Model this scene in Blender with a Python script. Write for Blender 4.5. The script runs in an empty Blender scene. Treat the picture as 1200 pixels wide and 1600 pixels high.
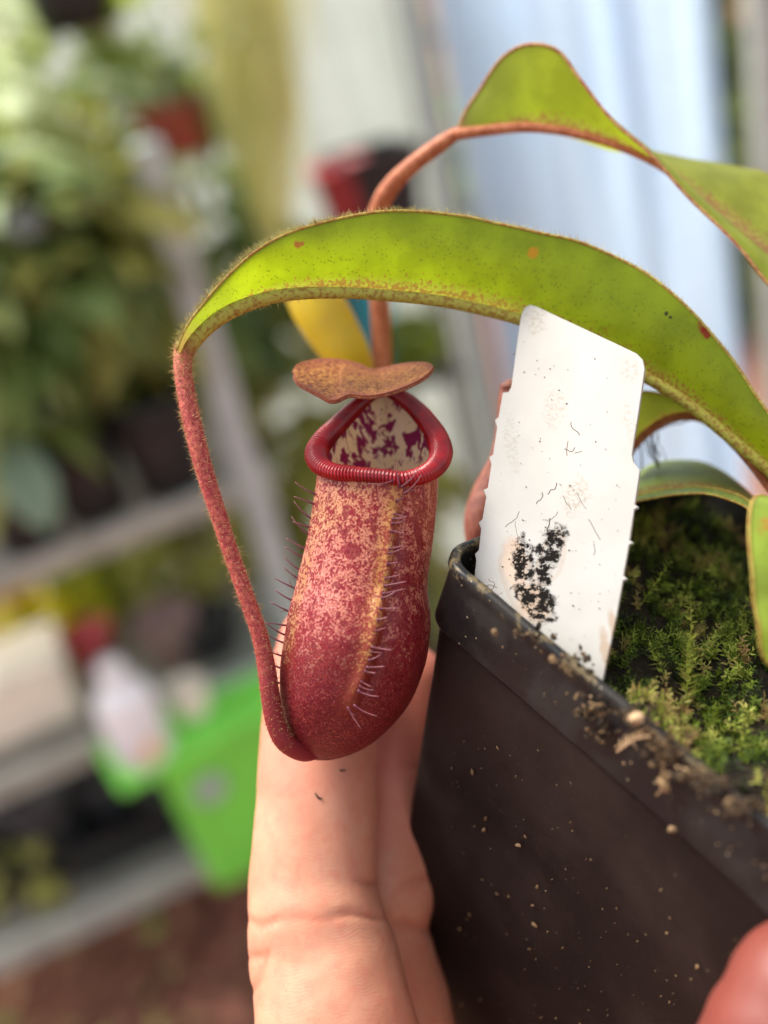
import bpy, bmesh, math, random
from mathutils import Vector, Matrix, noise
random.seed(7)
sc = bpy.context.scene
col = sc.collection
rad = math.radians

# ------------------------------------------------------------------ camera
FPX, DF = 1700.0, 0.156            # focal length in photo pixels, focus distance (m)
CAM = Vector((0, 0, 1.3))
_Z = Vector((-807, 3185, 1700)).normalized()          # world up seen from the camera
_F = Vector((0, 0, -1)); _Y = (_F - _F.dot(_Z) * _Z).normalized(); _X = _Y.cross(_Z)
ROT = Matrix((_X, _Y, _Z))                            # camera -> world
cd = bpy.data.cameras.new('camera'); cam = bpy.data.objects.new('camera', cd); col.objects.link(cam)
cam.matrix_world = Matrix.Translation(CAM) @ ROT.to_4x4()
cd.sensor_fit = 'VERTICAL'; cd.sensor_height = 36; cd.sensor_width = 27
cd.lens = FPX / 1600 * 36
cd.clip_start = 0.005; cd.clip_end = 200
cd.dof.use_dof = True; cd.dof.focus_distance = DF + 0.001; cd.dof.aperture_fstop = 7.2
cd.dof.aperture_blades = 0
sc.camera = cam

# ------------------------------------------------------------------ sky, sun, exposure
SUN_EL, SUN_AZ = 60, -54            # elevation; azimuth from the viewing direction (negative = left)
w = bpy.data.worlds.new('World'); sc.world = w; w.use_nodes = True
nt = w.node_tree; bg = nt.nodes['Background']
sky = nt.nodes.new('ShaderNodeTexSky'); sky.sky_type = 'NISHITA'; sky.sun_disc = False
sky.sun_elevation = rad(SUN_EL); sky.sun_rotation = rad(SUN_AZ)
sky.air_density = 1.0; sky.dust_density = 4.0; sky.ozone_density = 1.0
hs = nt.nodes.new('ShaderNodeHueSaturation'); hs.inputs['Saturation'].default_value = 0.30   # thin cloud
nt.links.new(sky.outputs[0], hs.inputs['Color']); nt.links.new(hs.outputs[0], bg.inputs[0])
bg.inputs[1].default_value = 0.14
sd = bpy.data.lights.new('sun', 'SUN'); sd.energy = 2.2; sd.angle = rad(28); sd.color = (1, .94, .80)
sun = bpy.data.objects.new('sun', sd); col.objects.link(sun)
_el, _az = rad(SUN_EL), rad(SUN_AZ)
sdir = Vector((math.sin(_az) * math.cos(_el), math.cos(_az) * math.cos(_el), math.sin(_el)))
sun.rotation_euler = sdir.to_track_quat('Z', 'Y').to_euler()
sun.location = (0, 0, 4)
vs = sc.view_settings; vs.view_transform = 'Standard'; vs.look = 'None'; vs.gamma = 1; vs.exposure = 1.38
sc.display_settings.display_device = 'sRGB'
sc.cycles.use_denoising = True
sc.cycles.max_bounces = 10; sc.cycles.transmission_bounces = 8; sc.cycles.transparent_max_bounces = 12
sc.cycles.sample_clamp_indirect = 6

# ------------------------------------------------------------------ helpers
def ray(px, py): return ROT @ Vector(((px - 600) / FPX, -(py - 800) / FPX, -1))
def P(px, py, d): return CAM + ray(px, py) * d
def F(px, py, w=0.0): return P(px, py, DF + w)
def onplane(px, py, p0, n):
    r = ray(px, py); return CAM + r * ((p0 - CAM).dot(n) / r.dot(n))
def onz(px, py, z): return onplane(px, py, Vector((0, 0, z)), Vector((0, 0, 1)))
def cdir(x, y, z): return ROT @ Vector((x, y, z))     # camera-frame direction (right, up, towards camera)
def mpp(w=0.0): return (DF + w) / FPX                 # metres per photo pixel at that depth
def lerp(a, b, t): return a + (b - a) * t
def sstep(a, b, x):
    t = max(0, min(1, (x - a) / (b - a))); return t * t * (3 - 2 * t)
def interp(tab, x):
    if x <= tab[0][0]: return list(tab[0][1:])
    for a, b in zip(tab, tab[1:]):
        if x <= b[0]:
            t = (x - a[0]) / (b[0] - a[0]); return [lerp(p, q, t) for p, q in zip(a[1:], b[1:])]
    return list(tab[-1][1:])
def catmull(pts, n, closed=False):
    """evenly spaced samples (tuples) of a Catmull-Rom curve"""
    pts = [tuple(p) for p in pts]; m = len(pts); dense = []
    segs = m if closed else m - 1
    for i in range(segs):
        if closed: p0, p1, p2, p3 = pts[(i - 1) % m], pts[i], pts[(i + 1) % m], pts[(i + 2) % m]
        else: p0, p1, p2, p3 = pts[max(i - 1, 0)], pts[i], pts[i + 1], pts[min(i + 2, m - 1)]
        for k in range(24):
            t = k / 24
            dense.append(tuple(.5 * (2 * b + (c - a) * t + (2 * a - 5 * b + 4 * c - d) * t * t + (3 * b - a - 3 * c + d) * t ** 3)
                               for a, b, c, d in zip(p0, p1, p2, p3)))
    dense.append(pts[0] if closed else pts[-1])
    L = [0]
    for a, b in zip(dense, dense[1:]): L.append(L[-1] + math.dist(a[:2], b[:2]))
    out = []; j = 0; cnt = n if closed else n - 1
    for i in range(n):
        s = L[-1] * i / cnt
        while j < len(L) - 2 and L[j + 1] < s: j += 1
        t = (s - L[j]) / max(L[j + 1] - L[j], 1e-12)
        out.append(tuple(lerp(a, b, t) for a, b in zip(dense[j], dense[j + 1])))
    return out
def tag(o, label=None, cat=None, group=None, kind=None):
    if label: o['label'] = label
    if cat: o['category'] = cat
    if group: o['group'] = group
    if kind: o['kind'] = kind
    return o
ROOT = {}
def thing(name, loc, label, cat, group=None):
    o = bpy.data.objects.new(name, None); col.objects.link(o); o.location = loc
    o.empty_display_size = .01
    ROOT[o.name] = Vector(loc)
    return tag(o, label, cat, group)
def mesh(name, verts, faces, mat, parent=None, smooth=True, attrs=None, uv=None, origin=None):
    """verts in world coordinates; the object sits at its parent's base (or at origin)"""
    o0 = Vector((0, 0, 0))
    if parent is not None:
        p = parent
        while p.parent: p = p.parent
        o0 = ROOT[p.name]
    elif origin is not None: o0 = Vector(origin)
    me = bpy.data.meshes.new(name)
    me.from_pydata([tuple(Vector(v) - o0) for v in verts], [], faces)
    if attrs:
        for k, vals in attrs.items():
            a = me.attributes.new(k, 'FLOAT', 'POINT'); a.data.foreach_set('value', vals)
    if uv:
        l = me.uv_layers.new(name='UVMap')
        for lp in me.loops: l.data[lp.index].uv = uv[lp.vertex_index]
    if smooth: me.polygons.foreach_set('use_smooth', [True] * len(me.polygons))
    me.materials.append(mat); me.update()
    o = bpy.data.objects.new(name, me); col.objects.link(o)
    if parent is not None: o.parent = parent
    else: o.location = o0; ROOT[o.name] = o0
    return o
class Geo:
    def __init__(s): s.v = []; s.f = []; s.a = []; s.uv = []
    def add(s, v, f, a=0.0):
        b = len(s.v); s.v += [Vector(x) for x in v]; s.f += [tuple(b + i for i in q) for q in f]
        s.a += (list(a) if isinstance(a, (list, tuple)) else [a] * len(v))
    def grid(s, rows, closed=False, a=None, flip=False):
        n = len(rows[0]); b = len(s.v)
        for r in rows: s.v += [Vector(x) for x in r]
        s.a += a if a is not None else [0.0] * (n * len(rows))
        for i in range(len(rows) - 1):
            for j in range(n if closed else n - 1):
                k = (j + 1) % n
                q = (b + i * n + j, b + i * n + k, b + (i + 1) * n + k, b + (i + 1) * n + j)
                s.f.append(q[::-1] if flip else q)
    def tube(s, path, radii, seg=8, cap=True, a=0.0, flat=1.0, up=None):
        path = [Vector(p) for p in path]; n = len(path)
        if not isinstance(radii, (list, tuple)): radii = [radii] * n
        t0 = (path[1] - path[0]).normalized()
        ref = up if up is not None else (Vector((0, 0, 1)) if abs(t0.z) < .9 else Vector((1, 0, 0)))
        u = (ref - ref.dot(t0) * t0).normalized(); rows = []
        for i, p in enumerate(path):
            t = (path[min(i + 1, n - 1)] - path[max(i - 1, 0)]).normalized()
            u = (u - u.dot(t) * t).normalized(); vv = t.cross(u)
            rows.append([p + (u * math.cos(x) * flat + vv * math.sin(x)) * radii[i] for x in [2 * math.pi * k / seg for k in range(seg)]])
        b = len(s.v)
        s.grid(rows, True, [a] * (n * seg) if not isinstance(a, list) else [x for x in a for _ in range(seg)])
        if cap:
            s.f.append(tuple(b + k for k in range(seg))[::-1]); s.f.append(tuple(b + (n - 1) * seg + k for k in range(seg)))
    def box(s, o, ax, ay, az, a=0.0):
        o, ax, ay, az = map(Vector, (o, ax, ay, az))
        v = [o + ax * i + ay * j + az * k for k in (0, 1) for j in (0, 1) for i in (0, 1)]
        s.add(v, [(0, 2, 3, 1), (4, 5, 7, 6), (0, 1, 5, 4), (2, 6, 7, 3), (0, 4, 6, 2), (1, 3, 7, 5)], a)
    def hair(s, p, d, L, r, bend=Vector((0, 0, 0)), a=0.0, n=3):
        p = Vector(p); d = Vector(d).normalized()
        u = d.orthogonal().normalized(); v = d.cross(u); b = len(s.v)
        for i in range(n):
            t = i / n; c = p + d * L * t + bend * (t * t); rr = r * (1 - t * .8)
            for k in range(3):
                x = 2 * math.pi * k / 3; s.v.append(c + (u * math.cos(x) + v * math.sin(x)) * rr); s.a.append(a)
        s.v.append(p + d * L + bend); s.a.append(a)
        for i in range(n - 1):
            for k in range(3):
                j = (k + 1) % 3; s.f.append((b + i * 3 + k, b + i * 3 + j, b + i * 3 + 3 + j, b + i * 3 + 3 + k))
        for k in range(3): s.f.append((b + (n - 1) * 3 + k, b + (n - 1) * 3 + (k + 1) % 3, b + n * 3))
    def build(s, name, mat, parent=None, smooth=True, origin=None, attr='tone', extra=None):
        at = {attr: s.a}
        if extra: at.update(extra)
        return mesh(name, s.v, s.f, mat, parent, smooth, at, None, origin)

# --- node material helper
class Mat:
    def __init__(s, name):
        s.m = bpy.data.materials.new(name); s.m.use_nodes = True; s.t = s.m.node_tree; s.t.nodes.clear()
        s.out = s.t.nodes.new('ShaderNodeOutputMaterial')
    def n(s, typ, ins=None, **props):
        nd = s.t.nodes.new('ShaderNode' + typ)
        for k, v in props.items(): setattr(nd, k, v)
        for k, v in (ins or {}).items(): s.set(nd.inputs[k], v)
        return nd
    def set(s, sock, v):
        if hasattr(v, 'links'): s.t.links.new(v, sock)
        elif isinstance(v, (tuple, list)) and len(v) == 3 and sock.type == 'RGBA': sock.default_value = (*v, 1)
        else: sock.default_value = v
    def obj(s, scale=1.0):
        c = s.n('TexCoord').outputs['Object']
        if scale == 1.0: return c
        sc3 = scale if isinstance(scale, tuple) else (scale,) * 3
        return s.n('Mapping', {'Vector': c, 'Scale': sc3}).outputs[0]
    def attr(s, nm): return s.n('Attribute', attribute_name=nm).outputs['Fac']
    def noise(s, vec, scale, detail=3, rough=.5, out='Fac', dist=0.0):
        return s.n('TexNoise', {'Vector': vec, 'Scale': scale, 'Detail': detail, 'Roughness': rough, 'Distortion': dist}).outputs[out]
    def voro(s, vec, scale, feature='F1', out='Distance', rnd=1.0):
        return s.n('TexVoronoi', {'Vector': vec, 'Scale': scale, 'Randomness': rnd}, feature=feature).outputs[out]
    def math(s, op, a, b=0.0, c=0.0, clamp=False):
        return s.n('Math', {0: a, 1: b, 2: c}, operation=op, use_clamp=clamp).outputs[0]
    def mr(s, v, a, b, c=0.0, d=1.0, smooth=True):
        return s.n('MapRange', {'Value': v, 'From Min': a, 'From Max': b, 'To Min': c, 'To Max': d}, interpolation_type='SMOOTHSTEP' if smooth else 'LINEAR').outputs[0]
    def mix(s, f, a, b, blend='MIX'):
        nd = s.n('Mix', data_type='RGBA', blend_type=blend)
        s.set(nd.inputs[0], f); s.set(nd.inputs[6], a); s.set(nd.inputs[7], b); return nd.outputs[2]
    def ramp(s, f, stops):
        nd = s.n('ValToRGB', {'Fac': f}); e = nd.color_ramp.elements
        while len(e) < len(stops): e.new(.5)
        for el, (p, c) in zip(e, stops): el.position = p; el.color = (*c, 1)
        return nd.outputs[0]
    def spot(s, vec, centre, r, soft=.5, wob=.5, nscale=600, stretch=None):
        """1 inside a ragged stain around a point of the object"""
        d = s.n('VectorMath', {0: vec, 1: tuple(centre)}, operation='SUBTRACT').outputs[0]
        if stretch: d = s.n('VectorMath', {0: d, 1: stretch}, operation='MULTIPLY').outputs[0]
        L = s.n('VectorMath', {0: d}, operation='LENGTH').outputs['Value']
        nz = s.math('MULTIPLY_ADD', s.noise(vec, nscale, 3), wob * 2 * r, -wob * r)
        return s.mr(s.math('ADD', L, nz), r, r * soft, 0, 1)
    def bump(s, h, strength=.3, dist=.0002, nrm=None):
        ins = {'Height': h, 'Strength': strength, 'Distance': dist}
        if nrm is not None: ins['Normal'] = nrm
        return s.n('Bump', ins).outputs[0]
    def bsdf(s, **k):
        names = {'color': 'Base Color', 'rough': 'Roughness', 'metal': 'Metallic', 'spec': 'Specular IOR Level', 'normal': 'Normal',
                 'sss': 'Subsurface Weight', 'sssr': 'Subsurface Radius', 'ssss': 'Subsurface Scale', 'coat': 'Coat Weight', 'coatr': 'Coat Roughness',
                 'trans': 'Transmission Weight', 'sheen': 'Sheen Weight', 'sheenr': 'Sheen Roughness', 'sheent': 'Sheen Tint', 'ior': 'IOR'}
        return s.n('BsdfPrincipled', {names[a]: v for a, v in k.items()}).outputs[0]
    def done(s, sh): s.t.links.new(sh, s.out.inputs['Surface']); return s.m
    def translucent(s, sh, colr, fac, normal=None):
        ins = {'Color': colr}
        if normal is not None: ins['Normal'] = normal
        t = s.n('BsdfTranslucent', ins).outputs[0]
        return s.n('MixShader', {0: fac, 1: sh, 2: t}).outputs[0]

def plain(name, c, rough=.5, var=.25, scale=40, spec=.4, bump=0.0, metal=0.0, trans=0.0):
    m = Mat(name); o = m.obj()
    nz = m.noise(o, scale, 5, .6)
    cc = m.mix(m.mr(nz, .3, .7), tuple(x * (1 - var) for x in c), tuple(min(1, x * (1 + var)) for x in c))
    k = dict(color=cc, rough=rough, spec=spec, metal=metal)
    if bump: k['normal'] = m.bump(nz, bump, .002)
    sh = m.bsdf(**k)
    if trans: sh = m.translucent(sh, cc, trans)
    return m.done(sh)

# ================================================================== THE GREENHOUSE BEHIND (all out of focus)
SDIR = Vector((math.cos(rad(16)), math.sin(rad(16)), 0)); SNRM = Vector((-SDIR.y, SDIR.x, 0)); ZU = Vector((0, 0, 1))
SP0 = P(0, 890, 1.3)
def shelfpt(px, py): return onplane(px, py, SP0, SNRM)
# ---- ground with bark and leaf litter
m = Mat('ground'); o = m.obj(); n1 = m.noise(o, 22, 6, .65); n2 = m.voro(o, 26, out='Color')
cg = m.ramp(n1, [(.3, (.08, .035, .025)), (.5, (.22, .09, .055)), (.7, (.33, .16, .10))])
GRM = m.done(m.bsdf(color=cg, rough=.9, spec=.2, normal=m.bump(n1, .8, .02)))
gg = Geo(); k = 40
rows = [[Vector((x, y, .012 * noise.noise(Vector((x * 4, y * 4, 0))) if abs(x) < 4 and abs(y) < 6 else 0)) for y in [-60, -20, -6] + [i * .25 for i in range(0, 24)] + [10, 30, 100]] for x in [-100, -30, -8] + [i * .25 - 3 for i in range(24)] + [8, 30, 100]]
gg.grid(rows, flip=True); tag(gg.build('ground', GRM, None, origin=(0, 1.5, 0)), 'reddish brown bark covered greenhouse floor', 'ground', kind='structure')
gg = Geo(); rr = random.Random(2)
for k in range(1500):
    x, y = rr.uniform(-1.25, .3), rr.uniform(.95, 1.95); p = Vector((x, y, .016 + .012 * noise.noise(Vector((x * 4, y * 4, 0)))))
    nrm = Vector((rr.uniform(-.6, .6), rr.uniform(-.6, .6), 1)).normalized(); u = Matrix.Rotation(rr.uniform(0, 6.28), 3, nrm) @ nrm.orthogonal().normalized(); v = nrm.cross(u); L = rr.uniform(.012, .034); W_ = L * rr.uniform(.3, .6)
    gg.add([p - u * L, p - v * W_, p + nrm * .004, p + v * W_, p + u * L], [(0, 1, 2), (1, 4, 2), (4, 3, 2), (3, 0, 2)], rr.random())
m = Mat('litter'); LITM = m.done(m.bsdf(color=m.ramp(m.attr('tone'), [(0, (.16, .055, .04)), (.45, (.36, .13, .085)), (.75, (.46, .22, .13)), (.88, (.45, .36, .12)), (1, (.30, .36, .10))]), rough=.75, spec=.3))
tag(gg.build('leaf_litter', LITM, None, False, origin=(-.4, 1.4, 0)), 'reddish fallen leaves and bark chips on the greenhouse floor', 'leaf litter', kind='stuff')

# ---- glazing: ribbed panels, bubble film curtain, posts
def vpanel(name, pl, pr, z0, z1, mat, label, cat, wav=0.0, nx=60, nz=40, thick=.006, group=None, parent=None):
    g = Geo(); dx = (pr - pl); nrm = Vector((-dx.y, dx.x, 0)).normalized(); rows = []
    for sgn in (0, 1):
        rr_ = []
        for i in range(nx + 1):
            t = i / nx; b = pl.lerp(pr, t); rr_.append([Vector((b.x, b.y, lerp(z0, z1, j / nz))) + nrm * (sgn * thick + wav * noise.noise(Vector((t * 7, j / nz * 1.5, 2))) + wav * .35 * math.sin(t * 40 + j / nz * 2)) for j in range(nz + 1)])
        rows.append(rr_)
    g.grid(rows[0])
    o = g.build(name, mat, parent, origin=Vector(((pl.x + pr.x) / 2, pl.y, z0)))
    return tag(o, label, cat, group) if label else o
def sheet_mat(name, c1, c2, tf, rib=0.0, bub=0.0, scale=1.0):
    m = Mat(name); o = m.obj(); sep = m.n('SeparateXYZ', {0: o})
    st = m.noise(m.obj((26, 26, 1.5)), 1, 4, .6); c = m.mix(m.mr(st, .35, .65), c1, c2)
    st2 = m.noise(m.obj((2, 2, 60)), 1, 3, .6); c = m.mix(m.mr(st2, .4, .7, 0, .25), c, tuple(x * .72 for x in c2))
    hh = m.math('SINE', m.math('MULTIPLY', sep.outputs[0], 2 * math.pi / .012)); bb = m.voro(o, 90, 'SMOOTH_F1')
    nrm = m.bump(m.math('ADD', m.math('MULTIPLY', hh, rib), m.math('MULTIPLY', bb, bub)), .5, .004)
    sh = m.bsdf(color=c, rough=.35, spec=.5, normal=nrm)
    return m.done(m.translucent(sh, c, tf, nrm))
WY = 1.95
wl = onplane(-350, 400, Vector((0, 2.25, 0)), Vector((0, 1, 0))); 
cl_ = onplane(722, 250, Vector((0, WY, 0)), Vector((0, 1, 0))); cr_ = onplane(1137, 330, Vector((0, WY, 0)), Vector((0, 1, 0)))
PANM = sheet_mat('panel_plastic', (.56, .62, .57), (.45, .51, .46), .72, 1.0, 0)
FILM = sheet_mat('bubble_film', (.45, .62, .84), (.58, .73, .88), .74, 0, 1.0)
xs = [-1.42, -1.12, -.49, cl_.x - .03]
for i in range(3):
    a, b = Vector((xs[i], 2.16, 0)), Vector((xs[i + 1] - (.035 if i < 2 else -.02), 2.16, 0))
    vpanel('glazing_panel', a, b, .0, 1.42, PANM, ['ribbed pale plastic wall panel behind the crowded plant shelves', 'ribbed pale plastic wall panel behind the hanging yellow green moss', 'ribbed grey white wall panel behind the two tier plant stand'][i], 'wall panel', .004, group='greenhouse wall panels')
vpanel('bubble_film_curtain', Vector((cl_.x, WY, 0)), Vector((cr_.x, WY, 0)), .0, 1.42, FILM, 'blue white translucent bubble film curtain behind the potted plant', 'curtain', .012, 80, 50, .004)
METG = plain('grey_metal', (.37, .40, .37), .45, .15, 30, .5); METD = plain('dark_metal', (.085, .085, .085), .5, .2, 30); METP = plain('pale_metal', (.40, .45, .44), .4, .12, 30, .5); ALU = plain('shelf_metal', (.35, .36, .315), .42, .15, 25, .5)
def post(x, y, w, d, mat, label, z1=1.42):
    g = Geo(); g.box((x, y, 0), (w, 0, 0), (0, d, 0), (0, 0, z1)); o = g.build('wall_post', mat, None, False, origin=(x, y, 0)); b = o.modifiers.new('b', 'BEVEL'); b.width = .004; tag(o, label, 'post')
for i, lab in ((1, 'grey wall post behind the plant shelves'), (2, 'grey wall post beside the hanging yellow green moss')): post(xs[i] - .03, 2.13, .025, .05, METG, lab)
post(cl_.x - .066, 1.96, .017, .04, METG, 'thin grey upright bar along the left edge of the bubble film curtain')
post(cl_.x - .035, 1.99, .03, .04, METP, 'pale upright bar next to the bubble film curtain')
pr_ = onplane(1188, 120, Vector((0, 1.9, 0)), Vector((0, 1, 0))); post(pr_.x, 1.9, .06, .06, METG, 'grey door post to the right of the bubble film curtain')

# ---- foliage builder
def foliage(g, centre, rx, ry, rz, n, L, W_, rr, droop=.4, radial=True, tone=(0, 1)):
    for k in range(n):
        while True:
            q = Vector([rr.uniform(-1, 1) for _ in range(3)])
            if q.length < 1: break
        q = q.normalized() * (q.length ** .6); p = centre + Vector((q.x * rx, q.y * ry, q.z * rz))
        d = (q.normalized() if radial else Vector()) + Vector((rr.uniform(-.8, .8), rr.uniform(-.8, .8), rr.uniform(-.9, .5))); d = d.normalized()
        s = d.cross(ZU); s = s.normalized() if s.length > .1 else Vector((1, 0, 0)); s = Matrix.Rotation(rr.uniform(-1, 1), 3, d) @ s
        l = rr.uniform(*L); ww = l * W_ * rr.uniform(.7, 1.2); dn = Vector((0, 0, -1)) * l * droop; t = rr.uniform(*tone); nn = d.cross(s) * ww * .25
        g.add([p, p + d * l * .33 + s * ww * .8 + dn * .06, p + d * l * .36 + dn * .1 - nn, p + d * l * .33 - s * ww * .8 + dn * .06, p + d * l * .7 + s * ww * .75 + dn * .4, p + d * l * .7 + dn * .45 - nn, p + d * l * .7 - s * ww * .75 + dn * .4, p + d * l + dn],
              [(0, 1, 2), (0, 2, 3), (1, 4, 5, 2), (2, 5, 6, 3), (4, 7, 5), (5, 7, 6)], t)
def fol_mat(name, a, b, c=None, tf=.35):
    m = Mat(name); st = [(0, a), (.6, b), (1, c or b)]; cc = m.ramp(m.attr('tone'), st); return m.done(m.translucent(m.bsdf(color=cc, rough=.42, spec=.4), cc, tf))
G_DARK = fol_mat('fol_dark', (.065, .12, .028), (.15, .23, .055), (.27, .34, .10)); G_MID = fol_mat('fol_mid', (.14, .21, .05), (.27, .37, .09), (.45, .53, .20)); G_PALE = fol_mat('fol_pale', (.30, .38, .15), (.46, .55, .24), (.66, .70, .42))
G_OLIVE = fol_mat('fol_olive', (.20, .21, .045), (.34, .34, .07), (.45, .43, .11)); G_YEL = fol_mat('fol_yellow', (.70, .60, .015), (.85, .76, .02), (.60, .70, .03), .5); G_ORA = fol_mat('fol_orange', (.60, .26, .06), (.75, .42, .10), (.62, .52, .09), .45); G_LIME = fol_mat('fol_lime', (.18, .26, .025), (.36, .44, .04), (.52, .55, .06), .5)
G_SILV = fol_mat('fol_silver', (.16, .23, .14), (.28, .37, .24), (.38, .44, .32)); G_HANG = fol_mat('fol_hanging', (.66, .66, .26), (.76, .74, .34), (.84, .80, .42), .5)
def plantobj(name, label, cat, base, centre, rx, ry, rz, n, L, W_, mat, seed, group=None, stems=5, droop=.4):
    r_ = random.Random(seed); t = thing(name, base, label, cat, group); g = Geo(); foliage(g, centre, rx, ry, rz, n, L, W_, r_, droop); g.build('foliage', mat, t, False)
    g = Geo()
    for k in range(stems):
        e = centre + Vector((r_.uniform(-.6, .6) * rx, r_.uniform(-.6, .6) * ry, r_.uniform(-.3, .6) * rz)); b = Vector(base); mdl = (b + e) * .5 + Vector((r_.uniform(-.02, .02), r_.uniform(-.02, .02), 0)); g.tube([b, b.lerp(mdl, .6), mdl, mdl.lerp(e, .6), e], [.004, .0035, .003, .0025, .0015], 5)
    g.build('stem', G_OLIVE, t); return t
def bgpot(base, rt, rb, h, mat, label, cat='pot', group=None, square=False, hang=0, rimh=.18):
    t = thing('flower_pot', base, label, cat, group); n = 4 if square else 24; off = math.pi / 4 if square else 0
    def ring(r, z): return [Vector(base) + SDIR * (r * math.cos(2 * math.pi * k / n + off)) + SNRM * (r * math.sin(2 * math.pi * k / n + off)) + ZU * z for k in range(n)]
    g = Geo(); g.grid([ring(rb, 0), ring(lerp(rb, rt, .5), h * .5), ring(rt, h * (1 - rimh)), ring(rt, h - .002), ring(rt * .93, h - .002), ring(rt * .9, h * .75)], True); b = len(g.v); g.f.append(tuple(range(n))[::-1]); g.f.append(tuple(range(b - n, b))); g.build('wall', mat, t, not square)
    g = Geo(); g.grid([ring(rt * 1.01, h * (1 - rimh)), ring(rt * 1.08, h * (1 - rimh)), ring(rt * 1.1, h), ring(rt * .95, h), ring(rt * .94, h * .9)], True); g.build('rim', mat, t, not square)
    if hang:
        for k in range(3):
            a = 2.1 * k + .5; p = Vector(base) + Vector((math.cos(a) * rt, math.sin(a) * rt, h)); g = Geo(); g.tube([p, Vector(base) + ZU * (h + hang)], .0012, 5); g.build('hanger_wire', METD, t)
    return t
BLK = plain('bg_black_plastic', (.018, .019, .021), .5, .3, 30); TER = plain('terracotta', (.34, .075, .045), .7, .2, 30); REDP = plain('red_plastic', (.42, .045, .055), .45, .15, 20); BRNP = plain('dusty_brown_pot', (.22, .14, .125), .7, .2, 30); CRM = plain('cream_plastic', (.85, .76, .62), .45, .08, 20); WHT = plain('white_plastic', (.82, .80, .80), .35, .05, 20)
TEAL = plain('teal_plastic', (.03, .42, .56), .4, .12, 20)

# ---- shelving unit on the left
zA = SP0.z; zB = shelfpt(140, 1158).z; zC = shelfpt(150, 1420).z; zD = shelfpt(30, 330).z
sp_r = (shelfpt(340, 560) - SP0).dot(SDIR); XL, XR = -.55, sp_r + .02; DEP = .42
su = thing('shelving_unit', SP0 + SDIR * XL - ZU * SP0.z, 'grey metal shelving unit with tiers full of potted plants', 'shelving')
for z, th, mt in ((zA, .034, ALU), (zB, .036, ALU), (zC, .040, ALU), (zD, .030, METP)):
    xr = XR if z != zD else (shelfpt(58, 322) - SP0).dot(SDIR)
    a = SP0 + SDIR * XL; a.z = z - th
    g = Geo(); g.box(a, SDIR * (xr - XL), SNRM * .022, ZU * th); o = g.build('rail', mt, su, False); b = o.modifiers.new('b', 'BEVEL'); b.width = .005; b.segments = 3
    for q in range(9):
        g = Geo(); g.box(a + SNRM * (.026 + q * .044), SDIR * (xr - XL), SNRM * .016, ZU * (th * .6)); g.build('slat', ALU, su, False)
zTop = shelfpt(248, 215).z
for (t, dn, mt) in ((XR - .045, -.012, METP), (XR - .045, DEP - .03, METG), (XL, -.012, METG), (XL, DEP - .03, METG)):
    a = SP0 + SDIR * t + SNRM * dn; a.z = 0; g = Geo(); g.box(a, SDIR * .036, SNRM * .026, ZU * (zTop if dn < 0 else zTop - .15)); o = g.build('post', mt, su, False); b = o.modifiers.new('b', 'BEVEL'); b.width = .004
def deck(px, py, z): return onz(px, py, z)
# pots and plants on the upper tier
for i, (x, y, r, h, lab) in enumerate(((60, 872, .050, .10, 'black pot on the upper shelf under the silvery drooping leaf'), (165, 822, .052, .105, 'black pot on the upper shelf below the broad green leaves'), (285, 780, .055, .13, 'taller black pot on the upper shelf beside the grey post'))):
    b = deck(x, y, zA) + SNRM * .05; bgpot(b, r, r * .75, h, BLK, lab, group='black pots on the upper shelf')
for i, (x, y, h, rx, rz, n, L, W_, mt, nm, lab) in enumerate((
        (60, 860, .24, .13, .13, 150, (.06, .12), .30, G_MID, 'leafy_plant', 'green broad leaved plant on the upper shelf above the silvery leaf'),
        (170, 812, .26, .12, .15, 170, (.05, .11), .34, G_DARK, 'leafy_plant', 'dark green bushy plant in the middle of the upper shelf'),
        (285, 770, .25, .085, .14, 120, (.05, .10), .30, G_OLIVE, 'leafy_plant', 'olive green plant on the upper shelf next to the grey post'),
        (-60, 870, .3, .16, .17, 150, (.07, .14), .28, G_MID, 'leafy_plant', 'mid green plant at the end of the upper shelf'))):
    b = deck(x, y, zA) + SNRM * .05 + ZU * .09; UPL = (UPL if i else []) + [plantobj(nm, lab, 'plant', b, b + ZU * (h - .04), rx, .10, rz, n, L, W_, mt, 50 + i, 'plants on the upper shelf')]
bigs = Geo(); rr = random.Random(6)
def bigleaf(name, pts, hw, mat, label, parent):
    g = Geo(); path = [P(*p) for p in catmull(pts, 24)]; n = len(path); rows = []
    for i, p in enumerate(path):
        t = (path[min(i + 1, n - 1)] - path[max(i - 1, 0)]).normalized(); s = t.cross((p - CAM).normalized()).normalized(); w_ = hw * math.sin(math.pi * (.04 + .94 * i / (n - 1))) ** .8
        nrm = t.cross(s); rows.append([p + s * w_ * q + nrm * w_ * .35 * (abs(q) - .5) for q in (-1, -.5, 0, .5, 1)])
    g.grid(rows, False, [.35 + .25 * abs(q) for _ in rows for q in (-1, -.5, 0, .5, 1)]); o = g.build(name, mat, parent); so_ = o.modifiers.new('t', 'SOLIDIFY'); so_.thickness = .0012; return tag(o, label)
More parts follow.
